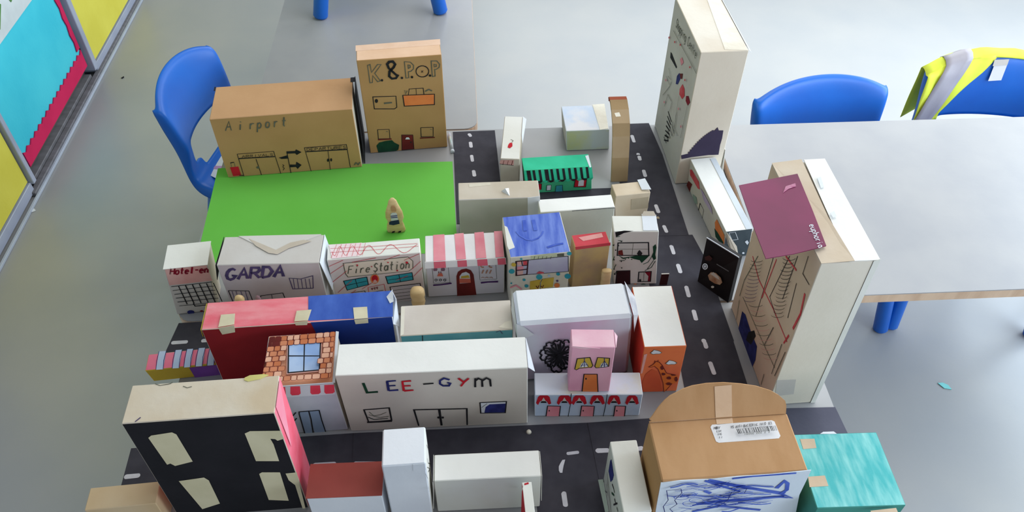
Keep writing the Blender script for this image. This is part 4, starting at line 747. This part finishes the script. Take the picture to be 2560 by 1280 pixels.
lb = [(1776, 1068), (1780, 1062), (1929, 1051), (1936, 1054), (1951, 1090), (1947, 1096), (1797, 1107), (1790, 1104)]
al_ = b.patch('address_label', 'top', lb, paint('label_white', (228, 228, 230), None, 12, rough=.4, bump=0), .0004)
k = b.ink('label_print', 'top', off=.0007); k.wk = .7
k.text('MBY', (1784, 1074), (1800, 1073), (.5, -6), K['inkb'], .7).text('JVS ANTI-BACTERIAL HAND GEL', (1822, 1072), (1930, 1064), (.5, -6), K['inkb'], .6)
for i, t_ in enumerate(('GSH', 'IMG', '11')): k.text(t_, (1789+i*2.5, 1085+i*8), (1801+i*2, 1084+i*8), (.5, -5), K['inkb'], .6)
x = 1840; random.seed(5)
while x < 1935:
    w_ = random.choice((.5, .8, 1.3)); k.line([(x, 1077-(x-1840)*.06), (x+5, 1089-(x-1840)*.055)], K['inkb'], w_); x += random.choice((2, 2.8, 3.6))
lpo = k.text('10000200050602', (1857, 1095), (1926, 1090), (.5, -4), K['inkg'], .5).done(); attach(lpo, al_)
wpn = paint('scribble_paper', (222, 232, 242), (212, 224, 236), 6)
b.patch('paper_front', 'front', [(1652, 1206), (1700, 1200), (1780, 1196), (1840, 1190), (1930, 1184), (2027, 1174), (2020, 1190), (1998, 1235), (1985, 1300), (1975, 1330), (1628, 1350), (1640, 1270)], wpn, .0012, label='white paper scribbled in blue')
k = b.ink('blue_scribble', 'front', off=.0016); random.seed(9)
for q, w_ in (([(1770, 1198), (1840, 1212), (1900, 1222), (1960, 1232)], 7), ([(1740, 1258), (1800, 1250), (1870, 1246), (1960, 1238)], 7), ([(1762, 1199), (1800, 1212), (1850, 1226)], 4), ([(1830, 1194), (1880, 1188), (1990, 1180)], 3.5), ([(1940, 1218), (1960, 1200), (1968, 1206), (1966, 1222), (1950, 1232)], 6), ([(1730, 1276), (1800, 1262), (1900, 1272)], 4), ([(1955, 1232), (1980, 1242), (1960, 1240)], 3), ([(1760, 1224), (1776, 1230)], 5)): k.line(q, K['blue'], w_)
for i in range(46):
    x0 = random.uniform(1660, 1850); y0 = random.uniform(1204, 1276); ln = random.uniform(40, 130); pts = []
    for j in range(9):
        u = j/8; pts.append((min(1985, x0+ln*u), y0 - ln*u*.07 + 3.5*math.sin(u*5+i)))
    k.line(pts, K['blue'], random.choice((.6, .8, 1.4, 2.2)))
for q in ([(1700, 1212), (1664, 1216), (1668, 1240), (1656, 1256), (1662, 1279)], [(1700, 1212), (1702, 1222), (1684, 1240), (1690, 1250), (1672, 1262), (1690, 1280)], [(1826, 1220), (1816, 1240), (1790, 1258)], [(1864, 1210), (1858, 1222)]): k.line(q, K['inkn'], .9)
for x0, y0 in ((1720, 1226), (1738, 1240), (1722, 1248), (1700, 1232)): k.arc(x0, y0, 18, 6, 0, 360, K['blue'], .8, 14)
k.done()
# turquoise box
tq = paint('turquoise_paint', (78, 178, 180), (146, 212, 208), 22, (4, .8, 1), lo=.38, hi=.75); tqd = paint('dark_turquoise_paint', (70, 150, 138), (60, 130, 120), 10)
b = Bld('turq', 'turquoise_box', 'turquoise painted box with pieces of masking tape at the bottom right', {'all': tqd, 'top': tq})
tp = paint('pinkish_tape', (204, 184, 158), (190, 170, 146), 16)
for q in ([(2000, 1098), (2036, 1097), (2041, 1120), (2008, 1123)], [(2020, 1192), (2062, 1189), (2071, 1215), (2024, 1218)], [(2176, 1277), (2240, 1270), (2246, 1284), (2180, 1290)]): b.patch('tape', 'top', q, tp, .0004)
b.patch('white_tab', 'top', [(2050, 1085), (2058, 1080), (2084, 1079), (2092, 1085)], K['cool'], .0006)
# tall tower at the back
b = Bld('tallback', 'shopping_centre_tower', 'very tall cream box lettered Shopping Centre at the back right', {'all': paint('cream_board', (222, 212, 196), (212, 200, 182), 5), 'left': paint('ivory_drawn_side', (206, 202, 196), (196, 190, 184), 9), 'top': paint('cream_top', (220, 214, 202), (208, 196, 178), 7)})
b.ink('lettering', 'left').text('Shopping', (1689, 66), (1715, 106), (4, -21), K['inkg'], 1.4).text('Centre', (1719, 112), (1742, 148), (4, -22), K['inkg'], 1.6).line([(1686, 76), (1744, 184)], K['inkg'], 1).done()
k = b.ink('drawing', 'left')
for q, m_ in (([(1677, 130), (1680, 133), (1693, 168), (1691, 171), (1686, 162), (1676, 144)], 'inkb'), ([(1693, 190), (1699, 182), (1702, 196), (1695, 211), (1690, 210)], 'inkn'), ([(1707, 210), (1712, 222), (1712, 240), (1706, 248), (1699, 236), (1700, 222)], 'redink'), ([(1716, 240), (1722, 240), (1726, 256), (1720, 264), (1715, 252)], 'crimson'), ([(1701, 148), (1706, 143), (1710, 156), (1704, 164)], 'pinkw'), ([(1700, 184), (1708, 184), (1706, 198), (1702, 196)], 'maroon')): k.poly(q, K[m_])
for i in range(7): k.line([(1669-i*1.6+2, 278+i*12), (1676-i*1.2+3, 300+i*8+4)], K['inkb'], 2.6)
for i in range(5): k.line([(1661+i*5, 342-i*8), (1667+i*5, 358-i*6)], K['inkb'], 1.8)
for q in ([(1659, 238), (1676, 216), (1681, 204)], [(1676, 212), (1668, 190)], [(1672, 190), (1680, 200), (1674, 170)], [(1663, 266), (1672, 236), (1681, 254)], [(1682, 255), (1676, 280)], [(1681, 300), (1696, 340)], [(1700, 240), (1686, 330)], [(1722, 262), (1704, 345)], [(1694, 280), (1690, 320)], [(1683, 316), (1686, 342)]): k.line(q, K['inkg'], 1)
for x, y in ((1690, 105), (1704, 112), (1676, 94), (1728, 168), (1716, 200)): k.disc(x, y, 1.6, 3, K['inkv'] if x % 2 else K['redink'], 7)
for x, y in ((1668, 200), (1664, 255), (1706, 316), (1700, 272)): k.disc(x, y, 1.6, 3.5, K['pinkw'], 7)
k.done()
zz = [(1702, 388), (1702, 396), (1712, 396)]
teeth = []
for i in range(15):
    u = i/15; x_, y_ = 1716+68*u, 385-62*u - 7*math.sin(math.pi*u); teeth += [(x_, y_), (x_+4.2, y_-.4)]
jag = [(1703, 388)] + teeth + [(1785, 327), (1794, 318), (1797, 326), (1808, 326), (1805, 345), (1800, 362), (1796, 386), (1770, 387), (1730, 392), (1704, 397)]
_old = [(1703, 388), (1714, 387), (1722, 378), (1731, 372), (1740, 366), (1748, 358), (1757, 352), (1764, 344), (1772, 338), (1778, 330), (1785, 327), (1794, 318), (1797, 326), (1808, 326), (1805, 345), (1800, 362), (1796, 386), (1770, 387), (1730, 392), (1704, 397)]
b.patch('torn_purple_paper', 'front', jag, paint('dark_purple_paper', (66, 58, 82), (56, 48, 70), 9), .0012)
slab('side_flap', [b.lp(1, -1, 1, .001), b.lp(1, 1, 1, .001), b.lp(1, 1, .9, .008), b.lp(1, -1, .985, .006)], Vector((1, 0, 0)), .001, K['cool'], b.root)
slab('side_flap', [b.lp(1, -1, .27, .001, -.0005), b.lp(1, -.6, .27, .001), b.lp(1, -.7, .02, .010), b.lp(1, -1, .02, .010)], Vector((1, 0, 0)), .001, K['white'], b.root)
b.patch('roof_tape', 'top', [(1768, 0), (1800, 0), (1868, 126), (1812, 124), (1800, 90)], K['tapet'], .0005)
# long shop on the right of the road
b = Bld('long36', 'restaurant_row_box', 'long white shop box standing right of the road behind the black packaging', {'all': K['white'], 'left': paint('shop_side_card', (206, 200, 190), (196, 188, 178), 10), 'top': paint('bright_white_card', (0, 0, 0)), 'front': paint('dark_teal_print', (56, 70, 78), (44, 56, 64), 9, rough=.3, spec=.5)}, bev=.0008)
tl, tr_, br_, bl_ = b.lp(-1, -1, 1), b.lp(1, -1, 1), b.lp(1, 1, 1), b.lp(-1, 1, 1)
slab('roof_strip', [b.lp(.5, -1, 1, 0, 0, .0002), b.lp(1, -1, 1, 0, 0, .0002), b.lp(1, .95, 1, 0, 0, .0002), b.lp(.55, .95, 1, 0, 0, .0002)], Z, .0006, paint('bluish_white_strip', (206, 214, 222), None, 8), b.root)
k = b.ink('drawn_shop_front', 'left')
k.poly([(1725, 424), (1730, 424), (1748, 455), (1750, 474), (1745, 471), (1726, 438)], K['redink']).poly([(1718, 460), (1722, 452), (1731, 461), (1727, 470), (1721, 503), (1712, 488)], K['maroon']).poly([(1732, 485), (1742, 493), (1744, 511), (1735, 506)], paint('sea_green_wash', (140, 160, 150), None, 20, bump=0))
k.line([(1751, 508), (1741, 550), (1750, 570)], K['inkb'], 1.8).line([(1751, 508), (1760, 525), (1751, 570)], K['inkb'], 1).poly([(1788, 556), (1793, 548), (1812, 588), (1811, 612), (1790, 585)], K['orange']).poly([(1787, 570), (1795, 580), (1810, 606), (1808, 616), (1790, 592)], K['dgreen']).poly([(1752, 470), (1758, 478), (1780, 520), (1782, 536), (1760, 500)], paint('lilac_wash', (170, 150, 184), (190, 172, 196), 30, bump=0))
k.line([(1757, 560), (1766, 566)], K['inkg'], 1).line([(1774, 590), (1780, 600)], K['redink'], 1.4).done()
k = b.ink('packaging_print', 'front').line([(1822, 582), (1838, 580), (1845, 598), (1830, 600)], K['cool'], .9, True).poly([(1862, 604), (1868, 600), (1872, 606), (1868, 612)], K['cool']).disc(1858, 632, 3, 2.5, K['cool']).done()
slab('torn_paper', [b.on('left', 1812, 590, .001), b.on('left', 1818, 580, .001), b.on('front', 1841, 614, .002), b.on('front', 1846, 641, .002), b.on('front', 1830, 634, .002)], Vector((0, -1, 0)), .0008, K['buff'], b.root)
# black food packaging leaning
bp = thing('black_food_packet', at(1790, 740, T+.001), 'glossy black packet with a food photo leaning beside the right hand road', 'packaging')
P = [at(1744, 703, T+.0012), at(1820, 757, T+.0012)]
def zat(px, py, Y): d = ray(px, py); return CAM + d*((Y-CAM.y)/d.y)
tL = zat(1767, 596, 1.135); tR = zat(1847, 645, 1.085)
nrm = (P[1]-P[0]).cross(tL-P[0]).normalized(); nrm = nrm if nrm.dot(CAM-P[0]) > 0 else -nrm
gb = paint('gloss_black_print', (14, 12, 14), (24, 18, 18), 10, rough=.5, spec=.25, bump=0)
F4 = [P[0], P[1], tR, tL]; bk_ = [p - nrm*.012 for p in F4]
for p in bk_[:2]: p.z = T+.0012
obj('box', F4 + bk_, [(0, 1, 2, 3), (7, 6, 5, 4), (0, 4, 5, 1), (1, 5, 6, 2), (2, 6, 7, 3), (3, 7, 4, 0)], gb, bp)
class Fake: pass
fk = Fake(); fk.root = bp; fk.plane = lambda f: (P[0], nrm)
k = Ink('food_photo', fk, 'f').poly([(1770, 688), (1778, 680), (1790, 682), (1802, 694), (1806, 706), (1800, 712), (1786, 708), (1774, 700)], paint('bun_brown', (150, 96, 62), (190, 160, 130), 60, bump=0)).poly([(1776, 684), (1784, 680), (1796, 690), (1800, 700), (1790, 694)], paint('cream_topping', (214, 204, 190), None, 30, bump=0)).poly([(1762, 642), (1774, 638), (1782, 646), (1776, 652), (1764, 650)], paint('dim_red_print', (70, 34, 30), None, 30, bump=0)).done()
Ink('emblem', fk, 'f').disc(1763, 666, 7, 8, K['cool']).arc(1763, 666, 3.5, 4.5, 0, 360, K['inkb'], 1, 10).disc(1782, 717, 4, 3, K['tapet']).done()
Ink('print', fk, 'f').line([(1792, 660), (1822, 678)], paint('dim_grey_print', (110, 110, 112), None, 30, bump=0), 1.6).done()
slab('torn_rim', [tL, tR, tR + Z*.004 + nrm*.002, tL + Z*.004 + nrm*.002], -nrm, .0012, K['cool'], bp)
# big patterned tower
b = Bld('big38', 'patterned_tower_box', 'tallest tower on the right, patterned with red and black lines beside the road', {'all': paint('putty_card', (222, 214, 202), (212, 204, 192), 6), 'left': paint('pinkish_kraft', (216, 196, 176), (204, 182, 160), 7), 'front': paint('putty_front', (226, 218, 204), (216, 208, 192), 6), 'top': K['buff']}, bev=.001)
k = b.ink('black_hatching', 'left')
for q in ([(1935, 640), (1890, 790)], [(1975, 640), (1925, 742), (1940, 790)], [(1995, 640), (1957, 748)], [(1992, 708), (1970, 795)], [(2022, 640), (2008, 684), (2024, 712)], [(1896, 640), (1862, 700), (1850, 740)], [(1858, 742), (1900, 838), (1938, 920)], [(1935, 818), (1912, 862)], [(1956, 860), (1930, 935)], [(1850, 750), (1842, 800)], [(1965, 880), (1938, 940)], [(1912, 935), (1904, 962)]): k.line(q, K['inkb'] if q[0][0] > 1900 else K['dgreen'], 1.1)
random.seed(4)
for i in range(16):
    y = 645+i*9.5; xl = 1942+ (i*-.2); 
    if y < 800: k.arc(1975-i*1.8, y, 16-(i % 3)*2, 6, 180, 350, K['inkb'], .6, 6)
for i in range(12): k.arc(1896-i*1.5, 650+i*9, 15, 5, 190, 350, K['inkb'] if i < 5 else K['inkv'], .55, 6)
for i in range(12): k.arc(1895+i*3.5, 760+i*12, 18, 7, 190, 340, K['pinks'] if i % 2 else K['inkg'], .7, 6)
k.done()
k = b.ink('red_lines', 'left')
for q, w_ in (([(1882, 640), (1898, 700), (1935, 775), (1968, 855)], 2.2), ([(1942, 648), (1922, 700), (1905, 745)], 2), ([(2013, 734), (2002, 785), (1983, 822)], 4), ([(1973, 838), (1960, 858)], 2.6), ([(1965, 640), (1980, 660), (1992, 676)], 3)): k.line(q, K['redink'], w_)
k.done()
b.ink('navy_patch', 'left').poly([(1856, 778), (1864, 786), (1878, 830), (1893, 866), (1889, 900), (1876, 930), (1858, 880), (1846, 825)], K['inkn']).poly([(1872, 830), (1886, 826), (1890, 840), (1878, 862), (1866, 850)], K['inkb']).done()
zt = b.p[8] + b.p[4]
slab('roof_sheet', [b.lp(-.05, -.99, 1, 0, 0, .0004), b.lp(1.0, -1, 1, 0, 0, .0004), b.lp(1.0, 1, 1, 0, 0, .004), b.lp(.2, 1, 1, 0, 0, .004)], Z, .0012, paint('bright_white_card', (0, 0, 0)), b.root)
slab('taped_strip', [b.lp(-1, -1, 1, 0, 0, .0006), b.lp(.12, -1, 1, 0, 0, .0022), b.lp(-.02, -.2, 1, 0, 0, .004), b.lp(.10, 1, 1, 0, 0, .0056), b.lp(-1, 1, 1, 0, 0, .0006)], Z, .0008, paint('wrinkled_tape', (198, 180, 156), (208, 194, 174), 12, rough=.4), b.root)
ez = zt + .006
eu = [at(1847, 465, ez), at(1993, 436, ez), at(2030, 525, ez), at(2065, 616, ez), at(1985, 636, ez), at(1914, 648, ez), at(1880, 560, ez)]
o = pf_ = slab('purple_card_flap', eu, Z, .0016, paint('magenta_gloss_card', (122, 22, 76), (100, 14, 62), 6, rough=.35, spec=.35, bump=0), b.root)
fk2 = Fake(); fk2.root = pf_; fk2.plane = lambda f: (at(1990, 500, ez+.0016), Z.copy())
Ink('card_lettering', fk2, 'f').text('euphoria', (2022, 562), (2046, 622), (15, -4), K['cool'], .85, .8).done()
slab('tape', [at(*q, ez+.0022) for q in ((1964, 466), (1988, 458), (1990, 466), (1972, 472), (1958, 482))], Z, .0003, paint('shine_tape', (170, 92, 130), None, 20, rough=.1, spec=.8), b.root)
for q in ([(2043, 445), (2052, 442), (2060, 468), (2052, 470)], [(2075, 533), (2085, 528), (2092, 541), (2082, 544)]): slab('tape', [at(x, y, zt+.0062) for x, y in q], Z, .0004, K['cool'], b.root)
slab('front_seam_strip', [b.on('front', *q, .0002) for q in ((2184, 652), (2202, 647), (2037, 1006), (2026, 1006))], b.plane('front')[1], .0006, K['white'], b.root)
b.ink('seam_line', 'front').line([(2184, 652), (2026, 1006)], K['inkb'], .7).done()
b.patch('tape', 'front', [(1942, 950), (1990, 948), (1984, 985), (1938, 990)], K['grey'], .0004)

# ------------------------------------------------------------------ small things
def toy_person(name, loc, hgt, label, wid=.03, hair=False, shape=None, yaw=0, mat=None, thick=.012):
    r = thing(name, loc, label, 'toy figure')
    prof = shape or [(0, .42), (.10, .44), (.2, .40), (.36, .36), (.5, .40), (.60, .42), (.70, .34), (.76, .22), (.80, .24), (.88, .30), (.95, .24), (1, .08)]
    vs, fs = [], []; n_ = 12
    for t_, w_ in prof:
        for i in range(n_):
            a_ = 2*math.pi*i/n_; sx = math.copysign(abs(math.cos(a_))**.7, math.cos(a_)); sy = math.copysign(abs(math.sin(a_))**.7, math.sin(a_))
            v = Vector((sx*w_*wid, sy*thick*min(1, w_*2.4)/2, t_*hgt)); v.rotate(Matrix.Rotation(yaw, 3, 'Z')); vs.append(v + Vector(loc))
    m_ = len(prof)
    for j in range(m_-1):
        for i in range(n_): fs.append((j*n_+i, j*n_+(i+1) % n_, (j+1)*n_+(i+1) % n_, (j+1)*n_+i))
    fs += [tuple(range(n_))[::-1], tuple(range((m_-1)*n_, m_*n_))]
    obj('body', vs, fs, mat or M['wood'], r, smooth=True); return r
zb = T + .0012
gl = at(991, 577, zb)
r = toy_person('wooden_girl', gl, .097, 'flat wooden toy girl in a white striped top and navy skirt on the green paper', .040, thick=.013,
  shape=[(0, .50), (.06, .52), (.22, .46), (.30, .40), (.42, .50), (.60, .46), (.72, .36), (.82, .28), (.92, .22), (1, .08)])
fy = gl.y - .0068
skin = paint('toy_skin_paint', (196, 150, 108), None, 20, bump=0)
def tp_(name, pts, mat, e=0): return slab(name, [Vector((gl.x+x, fy-.0004-e, gl.z+z*1.3)) for x, z in pts], Vector((0, -1, 0)), .0009, mat, r)
tp_('face', [(-.005+.001, .050), (.006, .050), (.0068, .057), (.004, .062), (-.002, .062), (-.0045, .057)], skin)
tp_('top', [(-.0075, .029), (.008, .031), (.007, .045), (.003, .047), (-.003, .047), (-.007, .044)], paint('toy_white_paint', (224, 226, 226), None, 20, bump=0))
for z_ in (.037, .0405): tp_('stripe', [(-.007, z_-.001), (.0072, z_), (.0072, z_+.0012), (-.007, z_)], M['inkn'], .0009)
tp_('skirt', [(-.013, .021), (-.004, .019), (.010, .022), (.009, .0305), (-.007, .0285), (-.012, .026)], paint('toy_navy_paint', (42, 56, 84), None, 20, bump=0))
for x_ in (-.006, .008): tp_('shoe', [(x_-.004, .001), (x_+.002, .002), (x_+.004, .005), (x_-.002, .004)], M['inkb'])
# pegs behind the red and blue box
toy_person('wooden_peg', Vector((-.449, 1.035, zb)), .104, 'wooden peg doll whose pale round head shows behind the red roof', .032, thick=.02)
toy_person('pink_peg', Vector((-.42, 1.050, zb)), .085, 'small pinkish peg doll head in front of the lilac box', .018, thick=.012, mat=paint('mauve_toy_paint', (176, 140, 146), None, 20))
toy_person('wooden_peg', Vector((-.117, 1.062, zb)), .076, 'wooden toy seen from its edge in front of the fire station shutter', .032, thick=.022, shape=[(0, .30), (.15, .42), (.35, .36), (.5, .44), (.62, .38), (.75, .46), (.88, .44), (.96, .34), (1, .12)])
toy_person('wooden_peg', Vector((.259, 1.092, zb)), .076, 'square topped wooden toy figure beside the vine house door', .028, thick=.014, shape=[(0, .34), (.5, .36), (.72, .34), (.74, .36), (.98, .36), (1, .3)])
mc = at(1658, 712, zb)
rm = thing('maroon_card_block', mc, 'small dark maroon card standing on the road right of the vine house', 'card')
slab('card', [mc + Vector((-.008, 0, 0)), mc + Vector((.008, 0, 0)), mc + Vector((.010, .006, .026)), mc + Vector((-.006, .006, .026))], Vector((0, 1, 0)), .002, M['dmaroon'], rm)
slab('pale_edge', [mc + Vector((-.006, .0055, .026)), mc + Vector((.010, .0055, .026)), mc + Vector((.010, .0080, .026)), mc + Vector((-.006, .0080, .026))], Z, .0006, M['grey'], rm)
# tube of beads beside the tall brown box
tb = thing('bead_tube', at(1127, 355, zb), 'clear tube of coloured beads lying right of the K.&.P.O.P box', 'bead tube')
gt = bpy.data.materials.new('clear_plastic'); gt.use_nodes = True; pbs = gt.node_tree.nodes['Principled BSDF']; pbs.inputs['Base Color'].default_value = (.7, .75, .78, 1); pbs.inputs['Roughness'].default_value = .15; pbs.inputs['Alpha'].default_value = .45
p0, p1 = at(1123, 334, zb+.004), at(1131, 377, zb+.004)
cyl('tube', p0, p1, .0042, .0042, gt, tb)
for i, c_ in enumerate(((150, 110, 160), (226, 216, 150), (90, 170, 150), (110, 180, 170), (190, 190, 196), (60, 62, 66))):
    a_ = p0.lerp(p1, .08+i*.13); cyl('bead', a_, p0.lerp(p1, .08+i*.13+.1), .003, .003, paint('bead_%d_paint' % c_[0], c_, None, 20, rough=.3), tb, 10)
cyl('cap', p1, p1 + (p1-p0).normalized()*.004, .005, .005, M['cool'], tb)
# drop of glue hanging by the gym corner
gd = thing('glue_drop', at(1322, 1076, zb), 'whitish glue drop on the road paper at the gym corner', 'glue drop')
cyl('drop', at(1322, 1080, zb), at(1322, 1080, zb) + Z*.004, .005, .003, M['tapet'], gd)
td = thing('tape_dot', at(1644, 546, zb), 'round tan sticker on the right hand road beside the vine house roof', 'sticker')
cyl('sticker', at(1644, 546, T+.0013), at(1644, 546, T+.0016), .0045, .0045, M['buffd'], td)
# scraps on the floor
def scrap(px, label, mat, cat='paper scrap'):
    P_ = [at(x, y, .001) for x, y in px]; r_ = thing('paper_scrap', sum(P_, Vector())/len(P_), label, cat); slab('scrap', P_, Z, .0015, mat, r_)
scrap([(2344, 958), (2356, 957), (2370, 963), (2379, 974), (2360, 971)], 'turquoise paper scrap on the floor right of the tall patterned tower', paint('turquoise_scrap', (128, 206, 204), None, 10))
scrap([(73, 524), (86, 522), (90, 527), (80, 531)], 'white paper scrap on the floor beside the left wall foot', M['cool'])
scrap([(303, 195), (310, 191), (310, 194), (305, 197)], 'tiny black fleck on the floor left of the left chair', M['inkb'])
scrap([(1014, 83), (1040, 80), (1040, 84), (1018, 86)], 'thin white fleck near the chair legs at the top', M['cool'])

# ------------------------------------------------------------------ chairs
cb = paint('blue_polypropylene', (8, 104, 204), (6, 94, 192), 6, rough=.38, spec=.5, bump=.08)
def chair(loc, yaw, label, w=.36, hole=True, sc=1.0, group='blue classroom chairs', splay=.03, fy=-.20):
    """one-piece plastic chair; sitter faces local -Y"""
    r = thing('classroom_chair', loc, label, 'chair', group); r.rotation_euler = (0, 0, yaw); r.scale = (sc, sc, sc)
    prof = [(-.175, .335, .96), (-.185, .352, .98), (-.172, .362, 1), (-.12, .360, 1), (-.05, .352, 1), (.02, .348, 1), (.08, .350, .99), (.125, .362, .98), (.148, .385, .97), (.158, .415, .96), (.163, .45, .95), (.168, .49, .96), (.174, .53, .98), (.181, .57, 1), (.189, .61, 1.01), (.197, .64, 1.01), (.204, .657, 1.0), (.214, .660, .99)]
    N = 16; vs, fs = [], []
    for j, (y, z, k) in enumerate(prof):
        back = min(1, max(0, (z-.37)/.12)) if y > .1 else 0
        for i in range(N+1):
            u = -1+2*i/N; x = u*w/2*k
            yy = y - back*.035*u*u; zz = z + (1-back)*.010*u*u*(1 if y > -.15 else .2)
            if z > .6: zz -= (z-.6)/.06*.012*u**4 + (z-.6)/.06*.026*u*u
            vs.append(Vector((x, yy, zz)))
    def vid(j, i): return j*(N+1)+i
    for j in range(len(prof)-1):
        for i in range(N):
            if hole and 8 <= j <= 10:
                lim = {8: 4, 9: 6, 10: 6}[j]
                if abs(i-7.5) < lim: continue
            fs.append((vid(j, i), vid(j, i+1), vid(j+1, i+1), vid(j+1, i)))
    # side flanges folded back
    for s in (0, N):
        b0 = len(vs)
        for j, (y, z, k) in enumerate(prof):
            back = min(1, max(0, (z-.37)/.12)) if y > .1 else 0
            p = vs[vid(j, s)].copy(); sg = -1 if s == 0 else 1
            d = (.030, .026, .021, .015, .010)[max(0, j-13)]
            vs.append(p + Vector((sg*.004, back*d, -(1-back)*d)))
        for j in range(len(prof)-1):
            q = (vid(j, s), vid(j+1, s), b0+j+1, b0+j); fs.append(q if s == 0 else q[::-1])
    me = bpy.data.meshes.new('shell'); me.from_pydata(vs, [], fs); me.materials.append(cb)
    for p in me.polygons: p.use_smooth = True
    sh = bpy.data.objects.new('shell', me); C.objects.link(sh); sh.parent = r
    m1 = sh.modifiers.new('sub', 'SUBSURF'); m1.levels = 1; m1.render_levels = 2
    m2 = sh.modifiers.new('sol', 'SOLIDIFY'); m2.thickness = .006; m2.offset = 0
    for sx in (-1, 1):
        for sy in (-1, 1):
            t_ = Vector((sx*(w/2-.024), -.14 if sy < 0 else .10, .335)); f_ = Vector((sx*(w/2-.024+splay), fy if sy < 0 else .19, 0))
            o_ = cyl('leg', f_, t_, .021, .026, cb, None, 14, [(0, .017), (.02, .022), (.5, .022), (1, .026)]); o_.parent = r
            o_.matrix_parent_inverse = Matrix()
    rb_ = cyl('cross_rib', Vector((-.13, -.02, .335)), Vector((.13, -.02, .335)), .012, .012, cb, None); rb_.parent = r; rb_.matrix_parent_inverse = Matrix()
    return r
chair((.965, 1.61, 0), math.radians(7), 'blue plastic chair behind the empty table, its bare curved back in view', w=.385, sc=.965)
vc = chair((1.445, 1.67, 0), math.radians(-8), 'blue plastic chair at the right frame edge with a yellow vest over it', w=.40, sc=.98, fy=-.255)
chair((-.593, 1.865, 0), math.radians(77), 'blue plastic chair at the left, its back turned to the wall, behind the airport box', w=.31)
tc_ = chair((-.268, 2.449, T), math.radians(2), 'blue plastic chair standing on the far table, only two legs in view', w=.29, splay=.06)
# striped paper lying on the left chair seat
sp = thing('striped_paper', at(540, 415, .375), 'white paper with a lilac stripe lying on the seat of the left chair', 'paper')
slab('paper', [at(x, y, .372) for x, y in ((511, 432), (530, 415), (548, 388), (580, 380), (600, 440), (540, 446))], Z, .001, K['cool'], sp)
slab('lilac_stripe', [at(x, y, .3732) for x, y in ((528, 421), (534, 415), (575, 415), (575, 428))], Z, .0006, paint('lilac_stripe', (186, 150, 196), None, 20), sp)

# hi-vis vest over the second chair's back
vm = paint('fluorescent_yellow_fabric', (228, 236, 84), (214, 228, 66), 10, rough=.7); rm_ = paint('reflective_grey_tape', (168, 164, 172), (156, 152, 162), 12, rough=.45)
vst = thing('safety_vest', (1.47, 1.84, .66), 'fluorescent yellow safety vest with a grey reflective stripe draped over a chair', 'vest')
MW = Matrix.Translation(Vector((1.445, 1.67, 0))) @ Matrix.Rotation(math.radians(-8), 4, 'Z') @ Matrix.Scale(.98, 4)
def shell(u, z, off):   # point on the chair back front face, offset towards the sitter; z above .66 wraps over the top to the rear
    w = .40
    P_ = [(.158, .415), (.168, .49), (.174, .53), (.181, .57), (.189, .61), (.197, .64), (.204, .657)]
    zz = min(z, .657)
    for (y0, z0), (y1, z1) in zip(P_, P_[1:]):
        if z0 <= zz <= z1: y = y0+(y1-y0)*(zz-z0)/(z1-z0); break
    else: y = P_[0][0]
    y -= .035*u*u; top = .660 - .012*abs(u)**4 - .026*u*u
    x = u*w/2*.97
    h = min(z, 9)
    if z <= .62: return MW @ Vector((x, y-off, z))
    s_ = (z-.62)/.10      # 0..1 wraps over the rim, beyond goes down behind
    if s_ < .4: t = s_/.4; return MW @ Vector((x, y-off+t*.004, .62 + t*(top-.62+off*.6)))
    if s_ < .6: t = (s_-.4)/.2; return MW @ Vector((x, y-off+.004+t*(.030+2*off), top+off*.6+off*.5*math.sin(math.pi*t)))
    t = (s_-.6); return MW @ Vector((x, y+.034+off, top+off*.6-t*.35))
def cloth(name, ufun, z0, z1, off, mat, parent, nu=14, nz=26):
    vs, fs = [], []
    for j in range(nz+1):
        z = z0+(z1-z0)*j/nz; ua, ub = ufun(z)
        for i in range(nu+1):
            u = ua+(ub-ua)*i/nu; vs.append(shell(u, z, off + .0015*math.sin(i*1.3+j*.4)))
    for j in range(nz):
        for i in range(nu): fs.append((j*(nu+1)+i, j*(nu+1)+i+1, (j+1)*(nu+1)+i+1, (j+1)*(nu+1)+i))
    o_ = obj(name, vs, fs, mat, parent, smooth=True)
    m_ = o_.modifiers.new('sol', 'SOLIDIFY'); m_.thickness = .0015; m_.offset = 0; return o_
def neck(z):   # inner edge of the left panel widens upwards to the collar
    t = max(0, min(1, (z-.50)/.155)); return -.72 + .60*t**1.1
cloth('left_panel', lambda z: (-1.10, neck(z)), .48, .66, .007, vm, vst)
cloth('right_panel', lambda z: (-neck(z)+.25, 1.08), .48, .66, .007, vm, vst)
cloth('shoulder', lambda z: (-1.10, 1.08), .655, .73, .007, vm, vst, 22)
def stripe_u(z): t = max(0, min(1, (z-.48)/.18)); c_ = -.98 + .30*t; return (c_-.13-.03*t, c_+.16+.05*t)
cloth('reflective_stripe', stripe_u, .48, .69, .012, rm_, vst, 4)
lp_ = [shell(u, z, .010) for u, z in ((-.15, .596), (.03, .600), (.04, .640), (-.14, .636))]
cl_ = slab('care_label', lp_, Vector((0, -1, 0)), .0006, paint('label_white', (0, 0, 0)), vst)
lp_ = [shell(u, z, .011) for u, z in ((-.16, .636), (.04, .640), (.045, .652), (-.155, .650))]
slab('label_print', lp_, Vector((0, -1, 0)), .0006, M['grey'], cl_)
